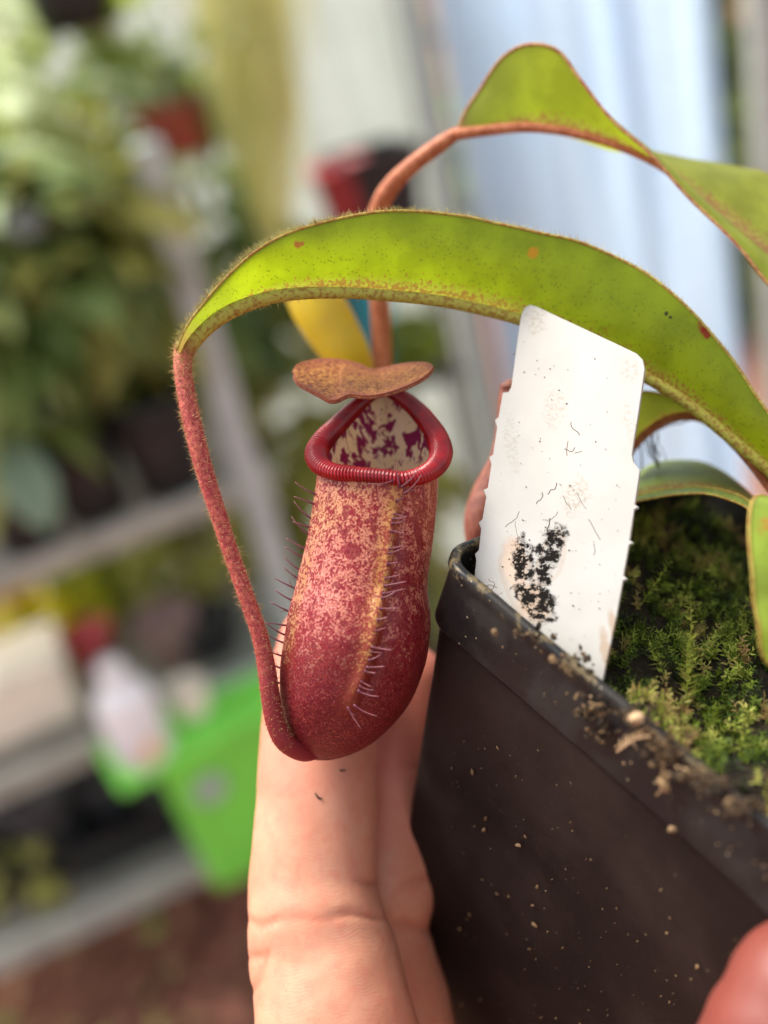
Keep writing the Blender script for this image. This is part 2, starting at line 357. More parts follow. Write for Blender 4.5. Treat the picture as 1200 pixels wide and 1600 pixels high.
# top tier and hanging plants
tb = deck(-40, 318, zD) + SNRM * .1
TPL = plantobj('leafy_plant', 'pale green large leaved plant on the top shelf', 'plant', tb, tb + ZU * .10, .20, .14, .13, 70, (.08, .16), .24, G_PALE, 71, 'plants on the top shelf')
bigleaf('drooping_leaf', [(5, 690, 1.22), (30, 730, 1.20), (55, 780, 1.19), (75, 830, 1.19)], .030, G_SILV, 'silvery green leaf drooping in front of the black pots on the upper shelf', UPL[0])
bigleaf('broad_leaf', [(-60, 235, 1.22), (30, 262, 1.18), (110, 285, 1.17), (175, 300, 1.2), (165, 320, 1.22)], .030, G_PALE, 'long pale green leaf arching across the top shelf rail', TPL)
bigleaf('broad_leaf', [(-30, 120, 1.2), (20, 140, 1.18), (50, 170, 1.17), (62, 200, 1.18)], .034, G_PALE, 'broad pale leaf beside the black hanging pot', TPL)
bigleaf('narrow_leaf', [(60, 330, 1.2), (100, 345, 1.19), (130, 330, 1.2)], .018, fol_mat('fol_cream', (.42, .42, .16), (.55, .52, .25), (.6, .55, .3)), 'small yellowish leaf by the top shelf rail', TPL)
tb2 = deck(120, 300, zD) + SNRM * .22 - ZU * .02
bgpot(tb2 - ZU * .05, .045, .035, .06, BLK, 'small black hanging pot under the yellowish green plant', hang=.4)
bgpot(P(208, 262, 1.5) - ZU * .05, .036, .028, .055, BLK, 'small black hanging pot under the loose green plant', hang=.4)
plantobj('leafy_plant', 'yellowish green plant trailing below the black hanging pot', 'plant', tb2, tb2 + ZU * .10, .17, .10, .15, 85, (.05, .10), .26, G_LIME, 72, 'plants on the top shelf')
plantobj('leafy_plant', 'loose green plant between the hanging pots', 'plant', P(208, 262, 1.5), P(210, 165, 1.5), .11, .10, .16, 50, (.05, .11), .24, G_MID, 73, 'plants on the top shelf')
plantobj('leafy_plant', 'dark leafy plant behind the grey shelf post', 'plant', Vector((P(190, 620, 1.6).x, P(190, 620, 1.6).y, 0)), P(200, 450, 1.6), .22, .10, .17, 170, (.06, .12), .3, G_DARK, 74, 'plants behind the shelf')
plantobj('leafy_plant', 'olive climber between the post and the hanging moss', 'plant', Vector((P(320, 560, 1.75).x, P(320, 560, 1.75).y, 0)), P(310, 420, 1.75), .13, .08, .24, 110, (.06, .11), .3, G_OLIVE, 75, 'plants behind the shelf')
bgpot(P(128, 48, 1.25), .056, .046, .10, BLK, 'black hanging pot with trailing foliage at the top', hang=.25)
bgpot(P(283, 240, 1.35), .040, .030, .06, TER, 'small terracotta hanging pot beside the yellow green moss', hang=.3)
plantobj('hanging_plant', 'small leafy plant growing from the terracotta hanging pot', 'plant', P(283, 190, 1.35), P(280, 120, 1.35), .055, .05, .06, 60, (.03, .06), .3, G_DARK, 76, None)
# hanging moss
hm = P(375, -60, 1.25); t = thing('hanging_moss', hm, 'curtain of stringy yellow green moss hanging from above', 'moss'); g = Geo(); rr = random.Random(9)
for k in range(170):
    u = rr.gauss(0, 1); px = 374 + u * 46; ln = rr.uniform(200, 460) * math.exp(-(u / 2) ** 2) + rr.uniform(-20, 60); q = []; x = px; dd = 1.25 + rr.uniform(-.03, .03)
    for j in range(7): q.append(P(x + j * ln / 7 * .16 + rr.uniform(-7, 7), -60 + j * ln / 6, dd))
    g.tube(q, [.0014] * 6 + [.0008], 3, False, rr.random())
o = g.build('strand', G_HANG, t, False); o['kind'] = 'stuff'
# tall olive shrub behind, filling the gap under the moss
sb = onz(470, 1010, .0); sbb = Vector((onplane(470, 700, Vector((0, 1.85, 0)), Vector((0, 1, 0))).x, 1.88, 0))
plantobj('tall_shrub', 'tall olive green shrub growing up the wall behind the pitcher', 'shrub', sbb, sbb + ZU * .42, .20, .12, .42, 420, (.07, .14), .32, G_OLIVE, 77, None, 8)
# ---- middle tier: trays, pots, bottle
for i, (x, y, rx, rz, h, n, L, W_, mt, lab) in enumerate(((118, 1060, .070, .05, .065, 120, (.03, .06), .4, G_YEL, 'bright yellow leaved plant behind the red pot on the middle shelf'), (5, 1090, .075, .05, .06, 70, (.03, .07), .35, G_ORA, 'orange tinted plant behind the cream box'), (215, 1010, .075, .05, .06, 110, (.03, .06), .34, G_LIME, 'lime green plant behind the brown pot on the middle shelf'), (330, 985, .11, .07, .07, 150, (.04, .08), .34, G_OLIVE, 'dull green plant at the right end of the middle shelf'), (300, 900, .16, .07, .06, 190, (.04, .09), .34, G_DARK, 'dark green plant at the back of the middle shelf'))):
    b = deck(x, y, zB) + SNRM * (.13 if i < 4 else .22) + ZU * .06; plantobj('leafy_plant', lab, 'plant', b, b + ZU * (h - .03), rx, .06, rz, n, L, W_, mt, 80 + i, 'plants on the middle shelf')
bgpot(deck(163, 1068, zB) + SNRM * .05, .034, .026, .065, REDP, 'red pot on the middle shelf behind the white bottle'); bgpot(deck(290, 1052, zB) + SNRM * .04, .042, .032, .08, BRNP, 'dusty brown pot on the middle shelf')
bgpot(deck(345, 1035, zB) + SNRM * .05, .05, .042, .05, BLK, 'low black pot on the middle shelf beside the brown one')
# cream box
m0 = deck(140, 1140, zB) + SNRM * .03; bx = thing('storage_box', m0, 'cream plastic box lying on the middle shelf', 'box'); g = Geo(); g.box(m0 + ZU * .0, SDIR * -.20, SNRM * .12, ZU * .085); o = g.build('box_body', CRM, bx, False); b = o.modifiers.new('b', 'BEVEL'); b.width = .012; b.segments = 3
g = Geo(); g.box(m0 + ZU * .086 + SDIR * .004 - SNRM * .004, SDIR * -.208, SNRM * .128, ZU * .014); o = g.build('box_lid', CRM, bx, False); b = o.modifiers.new('b', 'BEVEL'); b.width = .005; b.segments = 2
# ---- bottom tier: black trays and pots
for (x, y, w_, lab) in ((60, 1420, .22, 'black seed tray on the bottom shelf'), (215, 1360, .16, 'smaller black seed tray on the bottom shelf')):
    b = deck(x, y, zC) + SNRM * .03; t = thing('seed_tray', b, lab, 'tray'); g = Geo(); g.box(b - SDIR * w_ / 2, SDIR * w_, SNRM * .25, ZU * .006); g.build('tray_base', BLK, t, False)
    for (oo, aa, bb_) in ((-SDIR * w_ / 2, SDIR * w_, SNRM * .006), (-SDIR * w_ / 2 + SNRM * .244, SDIR * w_, SNRM * .006), (-SDIR * w_ / 2 + SNRM * .007, SDIR * .006, SNRM * .236), (SDIR * (w_ / 2 - .006) + SNRM * .007, SDIR * .006, SNRM * .236)):
        g = Geo(); g.box(b + oo + ZU * .007, aa, bb_, ZU * .05); g.build('tray_side', BLK, t, False)
DGREY = plain('dark_grey_pot', (.05, .05, .055), .5, .3, 20)
for (x, y, r, h, lab) in ((110, 1400, .055, .13, 'tall dark pot standing in the seed tray'), (10, 1420, .05, .11, 'dark pot at the end of the seed tray'), (205, 1345, .045, .10, 'dark pot in the smaller seed tray')):
    bgpot(deck(x, y, zC) + SNRM * .10 + ZU * .008, r, r * .8, h, DGREY, lab, group='dark pots on the bottom shelf')
b = deck(60, 1440, zC) + SNRM * .06 + ZU * .01; plantobj('leafy_plant', 'small dull green plant in the seed tray on the bottom shelf', 'plant', b, b + ZU * .035, .05, .04, .025, 40, (.02, .05), .35, G_OLIVE, 91)
# ---- green crate and white bottle
GRN = plain('green_plastic', (.20, .68, .08), .4, .08, 12); CD = Vector((math.cos(rad(24)), math.sin(rad(24)), 0)); CN = Vector((-CD.y, CD.x, 0))
c0 = onz(338, 1414, zC + .004) ; cH = .0
top = onplane(252, 1205, c0, CN); cH = top.z - c0.z; CW = .30; t = thing('green_crate', c0 + CD * CW / 2, 'bright green plastic crate standing at the front of the bottom shelf', 'crate')
g = Geo()
def cr(ins, z): return [c0 + CD * ins + CN * ins + ZU * z, c0 + CD * (CW - ins) + CN * ins + ZU * z, c0 + CD * (CW - ins) + CN * (.09 - ins) + ZU * z, c0 + CD * ins + CN * (.09 - ins) + ZU * z]
g.grid([cr(.012, 0), cr(.0, cH)], True); g.f.append((3, 2, 1, 0)); o = g.build('crate_body', GRN, t, False); b = o.modifiers.new('b', 'BEVEL'); b.width = .012; b.segments = 3
lz = c0 - CD * .055 - CN * .012 + ZU * cH; g = Geo(); g.box(lz, CD * (CW + .07), CN * .112, ZU * .014); o = g.build('crate_lid', GRN, t, False); b = o.modifiers.new('b', 'BEVEL'); b.width = .005; b.segments = 2
stc = onplane(327, 1231, c0, CN) - CN * .004; g = Geo(); ring = [stc + (CD * math.cos(x) * 1.15 + ZU * math.sin(x)) * .021 for x in [6.283 * k / 20 for k in range(20)]]; g.add(ring + [q + CN * .003 for q in ring], [tuple(range(20)), tuple(range(39, 19, -1))] + [(k, (k + 1) % 20, 20 + (k + 1) % 20, 20 + k) for k in range(20)]); g.build('round_sticker', plain('sticker_grey', (.34, .40, .36), .5, .5, 60), t, False)
bb = onz(228, 1178, c0.z + cH + .0145); sc_ = (bb - CAM).dot(ROT @ Vector((0, 0, -1))) / FPX
t = thing('spray_bottle', bb, 'white plastic bottle with yellow label spot standing on the green crate', 'bottle'); Hh = 150 * sc_; R_ = 46 * sc_
def lathe(g, base, prof, n=28): g.grid([[base + Vector((r * math.cos(6.2832 * k / n), r * math.sin(6.2832 * k / n), z)) for k in range(n)] for r, z in prof], True, flip=False)
g = Geo(); lathe(g, bb, [(0.001, 0), (R_ * .92, 0), (R_, .006), (R_, Hh * .70), (R_ * .95, Hh * .78), (R_ * .7, Hh * .90), (R_ * .42, Hh * .97), (R_ * .36, Hh * 1.03)]); g.build('bottle_body', WHT, t)
g = Geo(); lathe(g, bb, [(R_ * .42, Hh * 1.0), (R_ * .46, Hh * 1.01), (R_ * .46, Hh * 1.16), (R_ * .40, Hh * 1.19), (.001, Hh * 1.2)]); g.build('bottle_cap', WHT, t)
def patch(a0, a1, z0, z1, mat, nm):
    g = Geo(); rows = [[bb + Vector((R_ * 1.012 * math.sin(lerp(a0, a1, i / 12)), -R_ * 1.012 * math.cos(lerp(a0, a1, i / 12)), lerp(z0, z1, j / 4))) for i in range(13)] for j in range(5)]; g.grid(rows); o = g.build(nm, mat, t); s_ = o.modifiers.new('t', 'SOLIDIFY'); s_.thickness = .0006
patch(-.9, .9, Hh * .10, Hh * .5, plain('label_pale', (.76, .74, .76), .5, .12, 60), 'label'); patch(.25, .75, Hh * .16, Hh * .36, plain('label_yellow', (.80, .52, .16), .5, .1, 30), 'label_spot'); patch(-.75, -.1, Hh * .2, Hh * .26, plain('label_violet', (.45, .40, .66), .5, .1, 30), 'label_stripe')
cb = onz(305, 1112, zB + .002); t = thing('small_cup', cb, 'small cream cup beside the white bottle', 'cup'); g = Geo(); lathe(g, cb, [(.001, 0), (.019, 0), (.021, .004), (.024, .045), (.0225, .045), (.0195, .006), (.001, .005)]); g.build('cup_wall', CRM, t); g = Geo(); lathe(g, cb, [(.0242, .038), (.0262, .039), (.0262, .046), (.0242, .0462)]); g.build('cup_rim', CRM, t)

# ---- two tier plant stand in the middle
SY = 1.62; N_ = Vector((0, 1, 0)); pS = Vector((0, SY, 0))
t1 = onplane(590, 372, pS, N_); t2 = onplane(600, 610, pS, N_); xl = onplane(512, 372, pS, N_).x; xr_ = onplane(662, 372, pS, N_).x
st_ = thing('plant_stand', Vector(((xl + xr_) / 2, SY + .09, 0)), 'two tier dark metal plant stand behind the pitcher', 'stand')
for z in (t1.z, t2.z): g = Geo(); g.box((xl, SY, z - .012), (xr_ - xl + .02, 0, 0), (0, .18, 0), (0, 0, .012)); g.build('tier', METD, st_, False)
for (x, y) in ((xl, SY + .002), (xr_, SY + .002), (xl, SY + .164), (xr_, SY + .164)): g = Geo(); g.box((x + .003, y, 0), (.012, 0, 0), (0, .012, 0), (0, 0, t1.z - .013)); g.build('leg', METD, st_, False)
bgpot(Vector((onplane(606, 340, pS, N_).x, SY + .07, t1.z + .001)), .076, .062, .115, BLK, 'square black pot on the top of the plant stand', square=True)
bgpot(Vector((onplane(548, 340, pS, N_).x, SY + .045, t1.z + .001)), .040, .030, .112, REDP, 'red pot beside the square black pot on the plant stand')
tbk = Vector((onplane(572, 560, pS, N_).x, SY + .09, t2.z + .001)); bk = thing('teal_bucket', tbk, 'teal plastic bucket on the lower tier of the plant stand', 'bucket'); g = Geo(); lathe(g, tbk, [(.001, 0), (.050, 0), (.052, .004), (.066, .20), (.069, .202), (.069, .212), (.064, .212), (.050, .008), (.001, .007)]); g.build('bucket_wall', TEAL, bk)
g = Geo(); g.tube([tbk + Vector((.068 * math.cos(a), -.03 * math.sin(a), .206 + .03 * math.sin(a))) for a in [math.pi * k / 16 for k in range(17)]], .002, 6); g.build('handle', METD, bk)
bgpot(Vector((onplane(664, 615, pS, N_).x, SY + .05, t2.z + .001)), .030, .024, .03, BLK, 'black pot with a small green plant on the lower tier of the stand')
gb = Vector((onplane(664, 615, pS, N_).x, SY + .05, t2.z + .025)); plantobj('leafy_plant', 'small bright green plant beside the pitcher lid on the stand', 'plant', gb, gb + ZU * .035, .035, .03, .025, 70, (.025, .045), .5, G_LIME, 95)
# ---- outside, right of the curtain
hb = Vector((onplane(1165, 500, Vector((0, 3.4, 0)), N_).x, 3.4, 0)); tr = thing('hedge_tree', hb, 'leafy green tree outside to the right of the curtain', 'tree'); g = Geo(); rr = random.Random(15); foliage(g, hb + ZU * .75, .85, .35, 1.05, 3000, (.07, .15), .45, rr); g.build('crown', fol_mat('fol_hedge', (.08, .14, .02), (.26, .36, .07), (.46, .54, .15), .45), tr, False)
g = Geo(); g.tube([hb, hb + Vector((.03, 0, .5)), hb + Vector((-.02, .02, 1.0)), hb + Vector((.02, 0, 1.5))], [.05, .045, .035, .02], 10)
for k in range(7):
    a = k * 2.4; s_ = hb + ZU * (.5 + .13 * k); g.tube([s_, s_ + Vector((math.cos(a) * .2, math.sin(a) * .15, .12)), s_ + Vector((math.cos(a) * .4, math.sin(a) * .25, .2))], [.018, .012, .006], 6)
g.build('trunk', plain('bark', (.10, .075, .05), .9, .3, 30), tr)
# ================================================================== FOREGROUND MATERIALS
def leaf_mat(name, base, trans, tf, spots=(), rib=(.30, .13, .03), dots=1.0, o0=None, rough=.42):
    m = Mat(name); o = m.obj(); v = m.attr('v')
    nz = m.noise(o, 160, 4, .55); nf = m.noise(o, 1500, 2)
    dark = m.mr(nz, .32, .7)
    c = m.mix(dark, tuple(x * .80 for x in base), tuple(x * 1.15 for x in base))
    t = m.mix(dark, tuple(x * .82 for x in trans), tuple(min(1, x * 1.12) for x in trans))
    # paler band beside the midrib, faint cross veins
    pale = m.mr(v, .20, .02, 0, .55)
    c = m.mix(pale, c, (.42, .42, .10)); t = m.mix(pale, t, (.55, .50, .10))
    # tiny dark gland dots
    dd = m.voro(o, 1500, out='Distance'); dot = m.mr(dd, .26, .14)
    dm = m.math('MULTIPLY', m.math('MULTIPLY', dot, m.mr(m.noise(o, 300, 2), .30, .5, .25, .8)), m.math('MULTIPLY', m.mr(v, .95, .35, .25, 1), .75 * dots))
    # brown specks crowding along the midrib
    sp = m.mr(m.math('ADD', m.noise(o, 1900, 2, .6), m.mr(v, 0.0, .30, .17, -.20, False)), .53, .60)
    mg = m.mr(v, .955, 1.0)
    brown = (.16, .055, .012)
    tipm = m.math('MULTIPLY', m.mr(m.math('ADD', m.attr('u'), m.math('MULTIPLY_ADD', m.noise(o, 900, 2), .03, -.015)), .055, .0), .8)
    def paint(x):
        x = m.mix(m.math('MULTIPLY', m.mr(m.attr('u'), .17, .02), .6), x, (.20, .24, .03)); x = m.mix(tipm, x, (.30, .18, .06))
        x = m.mix(dm, x, (.03, .04, .008)); x = m.mix(m.math('MULTIPLY', sp, .8), x, rib); x = m.mix(m.math('MULTIPLY', mg, .75), x, (.34, .20, .04))
        for (p, r, cc, st) in spots:
            x = m.mix(m.spot(o, p - o0, r, .35, .55, 900, st), x, cc)
        return x
    c = paint(c); t = paint(t)
    hgt = m.math('ADD', m.math('MULTIPLY', m.noise(o, 420, 4), 1.0), m.math('MULTIPLY', nf, .35))
    b = m.bump(hgt, .35, .0003)
    sh = m.bsdf(color=c, rough=rough, spec=.45, normal=b)
    return m.done(m.translucent(sh, t, tf, b))
def hair_mat(name, a, b, tf=.35):
    m = Mat(name); c = m.mix(m.attr('tone'), a, b)
    return m.done(m.translucent(m.bsdf(color=c, rough=.5, spec=.3), c, tf))
HAIR = hair_mat('hair_gold', (.42, .22, .08), (.75, .58, .32))
HAIRG = hair_mat('hair_green', (.40, .30, .07), (.62, .60, .28))
WINGHAIR = hair_mat('wing_hair', (.10, .015, .035), (.28, .11, .12), .1)

# ================================================================== POT
E1 = cdir(.659, -.541, .5226).normalized(); E2 = cdir(.7116, .2234, -.6661); E2 = (E2 - E2.dot(E1) * E1).normalized()
UP = cdir(.2436, .8108, .5322); UP = (UP - UP.dot(E1) * E1 - UP.dot(E2) * E2).normalized()
A0 = F(681, 866, -.002); S = .069
def pot_pt(a, b, h): return A0 + E1 * a + E2 * b + UP * h
def pot_loop(inset, h, r=.0055, wob=0.0):
    r = max(r - inset * .6, .002); pts = []; lo, hi = inset, S - inset
    for (cx, cy, a0) in ((lo + r, lo + r, 180), (hi - r, lo + r, 270), (hi - r, hi - r, 0), (lo + r, hi - r, 90)):
        for k in range(9):
            x = rad(a0 + 90 * k / 8); pts.append((cx + r * math.cos(x), cy + r * math.sin(x)))
        nx = {180: (hi - r, lo), 270: (hi, hi - r), 0: (lo + r, hi), 90: (lo, lo + r)}[a0]
        p = pts[-1]
        for k in range(1, 24): t = k / 24; pts.append((lerp(p[0], nx[0], t), lerp(p[1], nx[1], t)))
    out = []
    for a, b in pts:
        q = pot_pt(a, b, h); dz = noise.noise(Vector((a * 60, b * 60, 3))) * wob
        bow = math.sin(math.pi * a / S) * .0006 if b < S * .3 else 0
        out.append(q + UP * dz + E2 * bow)
    return out
m = Mat('black_plastic'); o = m.obj()
film = m.mr(m.noise(o, 55, 5, .6), .38, .66); fine = m.noise(o, 2600, 3, .6); scr = m.noise(m.obj((3000, 300, 3000)), 1, 2)
dust = m.math('MULTIPLY', m.mr(m.voro(o, 420), .10, .03), m.mr(m.noise(o, 130, 2), .45, .65))
cc = m.mix(m.math('MULTIPLY', film, .6), (.010, .0075, .007), (.028, .016, .013))
cc = m.mix(m.math('MULTIPLY', m.mr(fine, .55, .8), .15), cc, (.08, .06, .05)); cc = m.mix(m.math('MULTIPLY', dust, .4), cc, (.34, .25, .16))
POTM = m.done(m.bsdf(color=cc, rough=m.mr(film, 0, 1, .40, .62), spec=.16, normal=m.bump(m.math('ADD', fine, m.math('MULTIPLY', scr, .6)), .16, .0002)))
m = Mat('rim_plastic'); o = m.obj()
film = m.mr(m.noise(o, 90, 5, .65), .42, .68); fine = m.noise(o, 2400, 3, .6)
moldy = m.math('MULTIPLY', m.mr(m.noise(o, 260, 4, .7), .52, .62), m.mr(m.attr('tone'), .5, 1.0))
cc = m.mix(m.math('MULTIPLY', film, .7), (.008, .008, .009), (.028, .024, .021)); cc = m.mix(m.math('MULTIPLY', moldy, .8), cc, (.16, .12, .06))
cc = m.mix(m.math('MULTIPLY', m.mr(m.voro(o, 520), .12, .04), .7), cc, (.40, .33, .22))
RIMM = m.done(m.bsdf(color=cc, rough=m.mr(film, 0, 1, .36, .6), spec=.28, normal=m.bump(fine, .2, .0002)))
pot = thing('plant_pot', pot_pt(S / 2, S / 2, -.105), 'square black plastic plant pot with dusty sides, held in the hand', 'pot')
tp = math.tan(rad(7.0))
g = Geo()
prof = [(.0030, -.016), (.0014, -.002), (.0011, -.0002), (.0009, .0002), (.0002, .0002), (-.0001, .0000), (-.0002, -.0003), (-.0002, -.0012), (.0001, -.0018), (.0003, -.0030), (.0004, -.0106), (.0006, -.0111), (.0010, -.0112), (.0022, -.0113)]
rows = [pot_loop(i, h, wob=.0007 if h > -.004 else .0003) for i, h in prof]
g.grid(rows, True, [1.0 if h > -.002 else 0.0 for i, h in prof for _ in rows[0]], flip=True); g.build('rim', RIMM, pot)
g = Geo()
prof = [(.0015, -.0105), (.0016, -.013), (.0016 + .01 * tp, -.022)] + [(.0016 + (k - .012) * tp, -k) for k in (.03, .05, .07, .09, .1)] + [(.0030 + .09 * tp, -.1045), (.0055 + .09 * tp, -.105)]
rows = [pot_loop(i, h) for i, h in prof]; g.grid(rows, True, flip=True)
nb = len(rows[0]); g.f.append(tuple(range(len(g.v) - nb, len(g.v))))
g.build('wall', POTM, pot)

# ---- soil and moss inside the pot
def soil_h(a, b):
    q = Vector((a * 130, b * 130, 1.7)); q2 = Vector((a * 420, b * 420, 5))
    edge = sstep(0, .012, min(a, b, S - a, S - b))
    return -.0062 + noise.noise(q) * .0030 * edge + noise.noise(q2) * .0009 + .0028 * sstep(.05, .0, b) * sstep(.018, .05, a)
m = Mat('dark_soil'); o = m.obj()
n1 = m.noise(o, 900, 5, .7)
SOILM = m.done(m.bsdf(color=m.ramp(n1, [(.3, (.006, .005, .004)), (.55, (.022, .016, .009)), (.75, (.06, .04, .02))]), rough=.9, spec=.2, normal=m.bump(n1, .8, .001)))
g = Geo(); NA = 90
rows = [[pot_pt(lerp(.0022, S - .0022, i / NA), lerp(.0022, S - .0022, j / NA), soil_h(lerp(.0022, S - .0022, i / NA), lerp(.0022, S - .0022, j / NA))) for j in range(NA + 1)] for i in range(NA + 1)]
g.grid(rows); so = g.build('potting_soil', SOILM, None, origin=pot_pt(S / 2, S / 2, -.006))
tag(so, 'dark damp potting soil filling the square black pot', 'soil', kind='structure')
m = Mat('moss'); t = m.attr('tone'); o = m.obj()
cm = m.ramp(t, [(0, (.012, .018, .004)), (.3, (.06, .10, .010)), (.5, (.18, .25, .022)), (.68, (.40, .44, .08)), (.82, (.36, .28, .10)), (1, (.24, .12, .055))])
MOSSM = m.done(m.translucent(m.bsdf(color=cm, rough=.55, spec=.3), cm, .35))
def sprig(g, base, axis, L, nl, ll, tone, curl=0.3, rnd=random):
    axis = axis.normalized(); side = axis.orthogonal().normalized()
    side = Matrix.Rotation(rnd.uniform(0, 6.28), 3, axis) @ side
    path = [base + axis * L * k / 4 + side * L * curl * (k / 4) ** 2 for k in range(5)]
    g.tube(path, [.00009, .00008, .00007, .00006, .00004], 3, False, tone * .9)
    for k in range(nl):
        t = .12 + .88 * k / nl; i = min(3, int(t * 4)); p = path[i].lerp(path[i + 1], t * 4 - i)
        ax = (path[i + 1] - path[i]).normalized()
        d = (Matrix.Rotation(k * 2.4 + rnd.uniform(-.3, .3), 3, ax) @ ax.orthogonal().normalized())
        d = (d + ax * rnd.uniform(.25, .8)).normalized(); l = ll * (1.1 - .6 * t) * rnd.uniform(.7, 1.2)
        wv = d.cross(ax).normalized() * l * .16; tip = p + d * l - ax * l * rnd.uniform(-.1, .25)
        tn = max(0, min(1, tone + rnd.uniform(-.09, .09)))
        g.add([p, p + d * l * .4 + wv, tip, p + d * l * .4 - wv], [(0, 1, 2), (0, 2, 3)], tn)
g = Geo(); rr = random.Random(3)
for k in range(3400):
    a, b = rr.uniform(.003, S - .003), rr.uniform(.003, S - .003)
    den = noise.noise(Vector((a * 90, b * 90, 9)))
    if den < -.28 and rr.random() < .75: continue
    ax = UP + Vector([rr.uniform(-.55, .55) for _ in range(3)])
    tone = .36 + .50 * den + rr.uniform(-.2, .26)
    if noise.noise(Vector((a * 160, b * 160, 22))) > .20: tone = rr.uniform(.72, .98)
    sprig(g, pot_pt(a, b, soil_h(a, b) - .0004), ax, rr.uniform(.0012, .0040), rr.randint(9, 16), rr.uniform(.0009, .0017), max(0.02, min(1, tone)), rr.uniform(-.4, .5), rr)
mo = g.build('moss', MOSSM, None, smooth=False, origin=pot_pt(S / 2, S / 2, -.006))
tag(mo, 'low cushion of green and brown moss over the soil in the pot', 'moss', kind='stuff')
def soilpt(px, py):
    p = onplane(px, py, pot_pt(0, 0, -.005), UP); q = p - A0
    a, b = q.dot(E1), q.dot(E2); return pot_pt(a, b, soil_h(a, b))
for (x, y, x2, y2, tone, nl, lab) in ((1072, 1105, 1100, 945, .60, 46, 'tallest pale green moss shoot rising from the mossy soil'),
                             (1078, 1100, 1068, 985, .66, 34, 'shorter pale moss shoot beside the tallest one'),
                             (1000, 945, 1048, 876, .52, 30, 'moss shoot arching over the moss beside the white label'),
                             (1152, 985, 1170, 915, .50, 24, 'thin green moss shoot near the bright green drooping leaf'),
                             (1150, 1190, 1178, 1110, .58, 26, 'bushy moss shoot by the debris on the pot rim'),
                             (1040, 1070, 1022, 1005, .55, 22, 'small moss shoot in the dark gap behind the pot rim'),
                             (1000, 1105, 985, 1075, .78, 16, 'yellowish moss shoot leaning on the pot rim below the label')):
    b = soilpt(x, y); tip = onplane(x2, y2, b + UP * .001, cdir(0, .25, 1)); g = Geo()
    L = (tip - b).length; sprig(g, b, tip - b, L, nl, .0021, tone + .08, .12)
    tag(g.build('moss_shoot', MOSSM, None, False, origin=b), lab, 'moss shoot', 'taller moss shoots in the pot')

# ================================================================== LABEL
fp = pot_pt(0, .0046, 0); fn = E2                      # plane just inside the front wall
q1 = onplane(740, 905, fp, fn); q2 = onplane(940, 1065, fp, fn); q3 = F(915, 520, .006)
LN = (q2 - q1).cross(q3 - q1).normalized()
if LN.dot(CAM - q1) < 0: LN = -LN
def lp(px, py, off=0.0): return onplane(px, py, q1, LN) + LN * off
lab_px = [(812, 508), (815, 492), (820, 481), (829, 476.5), (840, 480), (980, 545.5), (996, 553.5), (1005, 563), (1008, 577), (1006, 592), (998.5, 644), (989.5, 700), (988.3, 712), (990.5, 722), (1000.6, 735.5),
          (993.5, 783), (992.5, 789), (999, 793), (991.5, 797), (985.5, 838), (984.5, 845), (991, 848.5), (983.5, 852), (976, 893), (975, 900), (981.5, 905), (974, 908), (964, 963), (941, 1069), (936, 1092),
          (738, 932), (744.5, 876), (742.5, 866), (748.5, 860), (752, 827), (748, 817), (754, 812), (760, 777), (755.5, 766), (762.5, 763), (768, 726), (764.5, 715), (770.5, 711), (777, 668), (773.5, 657), (779, 653), (786, 614), (795, 613), (799, 606)]
m = Mat('white_label'); uv = m.n('TexCoord').outputs['UV']
def uvspot(px, py, rx, ry, ang, wob=.6, ns=14, soft=.45):
    c = ((px - 700) / 400, (py - 450) / 400, 0)
    d = m.n('VectorMath', {0: uv, 1: c}, operation='SUBTRACT').outputs[0]
    d = m.n('VectorRotate', {'Vector': d, 'Angle': rad(ang), 'Axis': (0, 0, 1)}).outputs[0]
    d = m.n('VectorMath', {0: d, 1: (400 / rx, 400 / ry, 0)}, operation='MULTIPLY').outputs[0]
    L = m.n('VectorMath', {0: d}, operation='LENGTH').outputs['Value']
    nz = m.math('MULTIPLY_ADD', m.noise(uv, ns, 5, .65), wob * 2, -wob)
    return m.mr(m.math('ADD', L, nz), 1.0, soft)
white = m.mix(m.mr(m.noise(uv, 5, 4), .35, .7), (.42, .405, .385), (.385, .37, .35))
fleck = m.noise(uv, 60, 4, .7)
fl = m.math('MULTIPLY', m.mr(fleck, .66, .74), m.mr(m.noise(uv, 7, 2), .42, .62))
streak = m.noise(m.n('Mapping', {'Vector': uv, 'Scale': (60, 22, 1), 'Rotation': (0, 0, .5)}).outputs[0], 1.4, 3, .6, dist=1.5)
fl2 = m.math('MULTIPLY', m.mr(streak, .69, .75), m.mr(m.noise(uv, 5, 2), .44, .6))
cl = m.mix(m.math('MULTIPLY', fl, .55), white, (.22, .16, .11)); cl = m.mix(m.math('MULTIPLY', fl2, .6), cl, (.19, .13, .10))
smear = uvspot(855, 640, 55, 190, 8, .5, 8)
cl = m.mix(m.math('MULTIPLY', smear, .14), cl, (.45, .36, .30))
for a in ((838, 505, 22, 26, 0, .34), (985, 580, 24, 28, 0, .22), (870, 640, 24, 40, 0, .22), (985, 660, 14, 40, 10, .2), (800, 690, 16, 60, 8, .18), (905, 775, 26, 40, -25, .30)):
    sm = m.math('MULTIPLY', uvspot(*a[:5], .7, 26), m.mr(m.noise(uv, 70, 4, .7), .42, .62)); cl = m.mix(m.math('MULTIPLY', sm, a[5] * 2.0), cl, (.26, .20, .13))
tan = m.math('MAXIMUM', uvspot(808, 885, 24, 52, 10, .45, 12, .6), uvspot(838, 945, 28, 42, 18, .45, 12, .6))
cl = m.mix(m.math('MULTIPLY', tan, .75), cl, (.52, .38, .28))
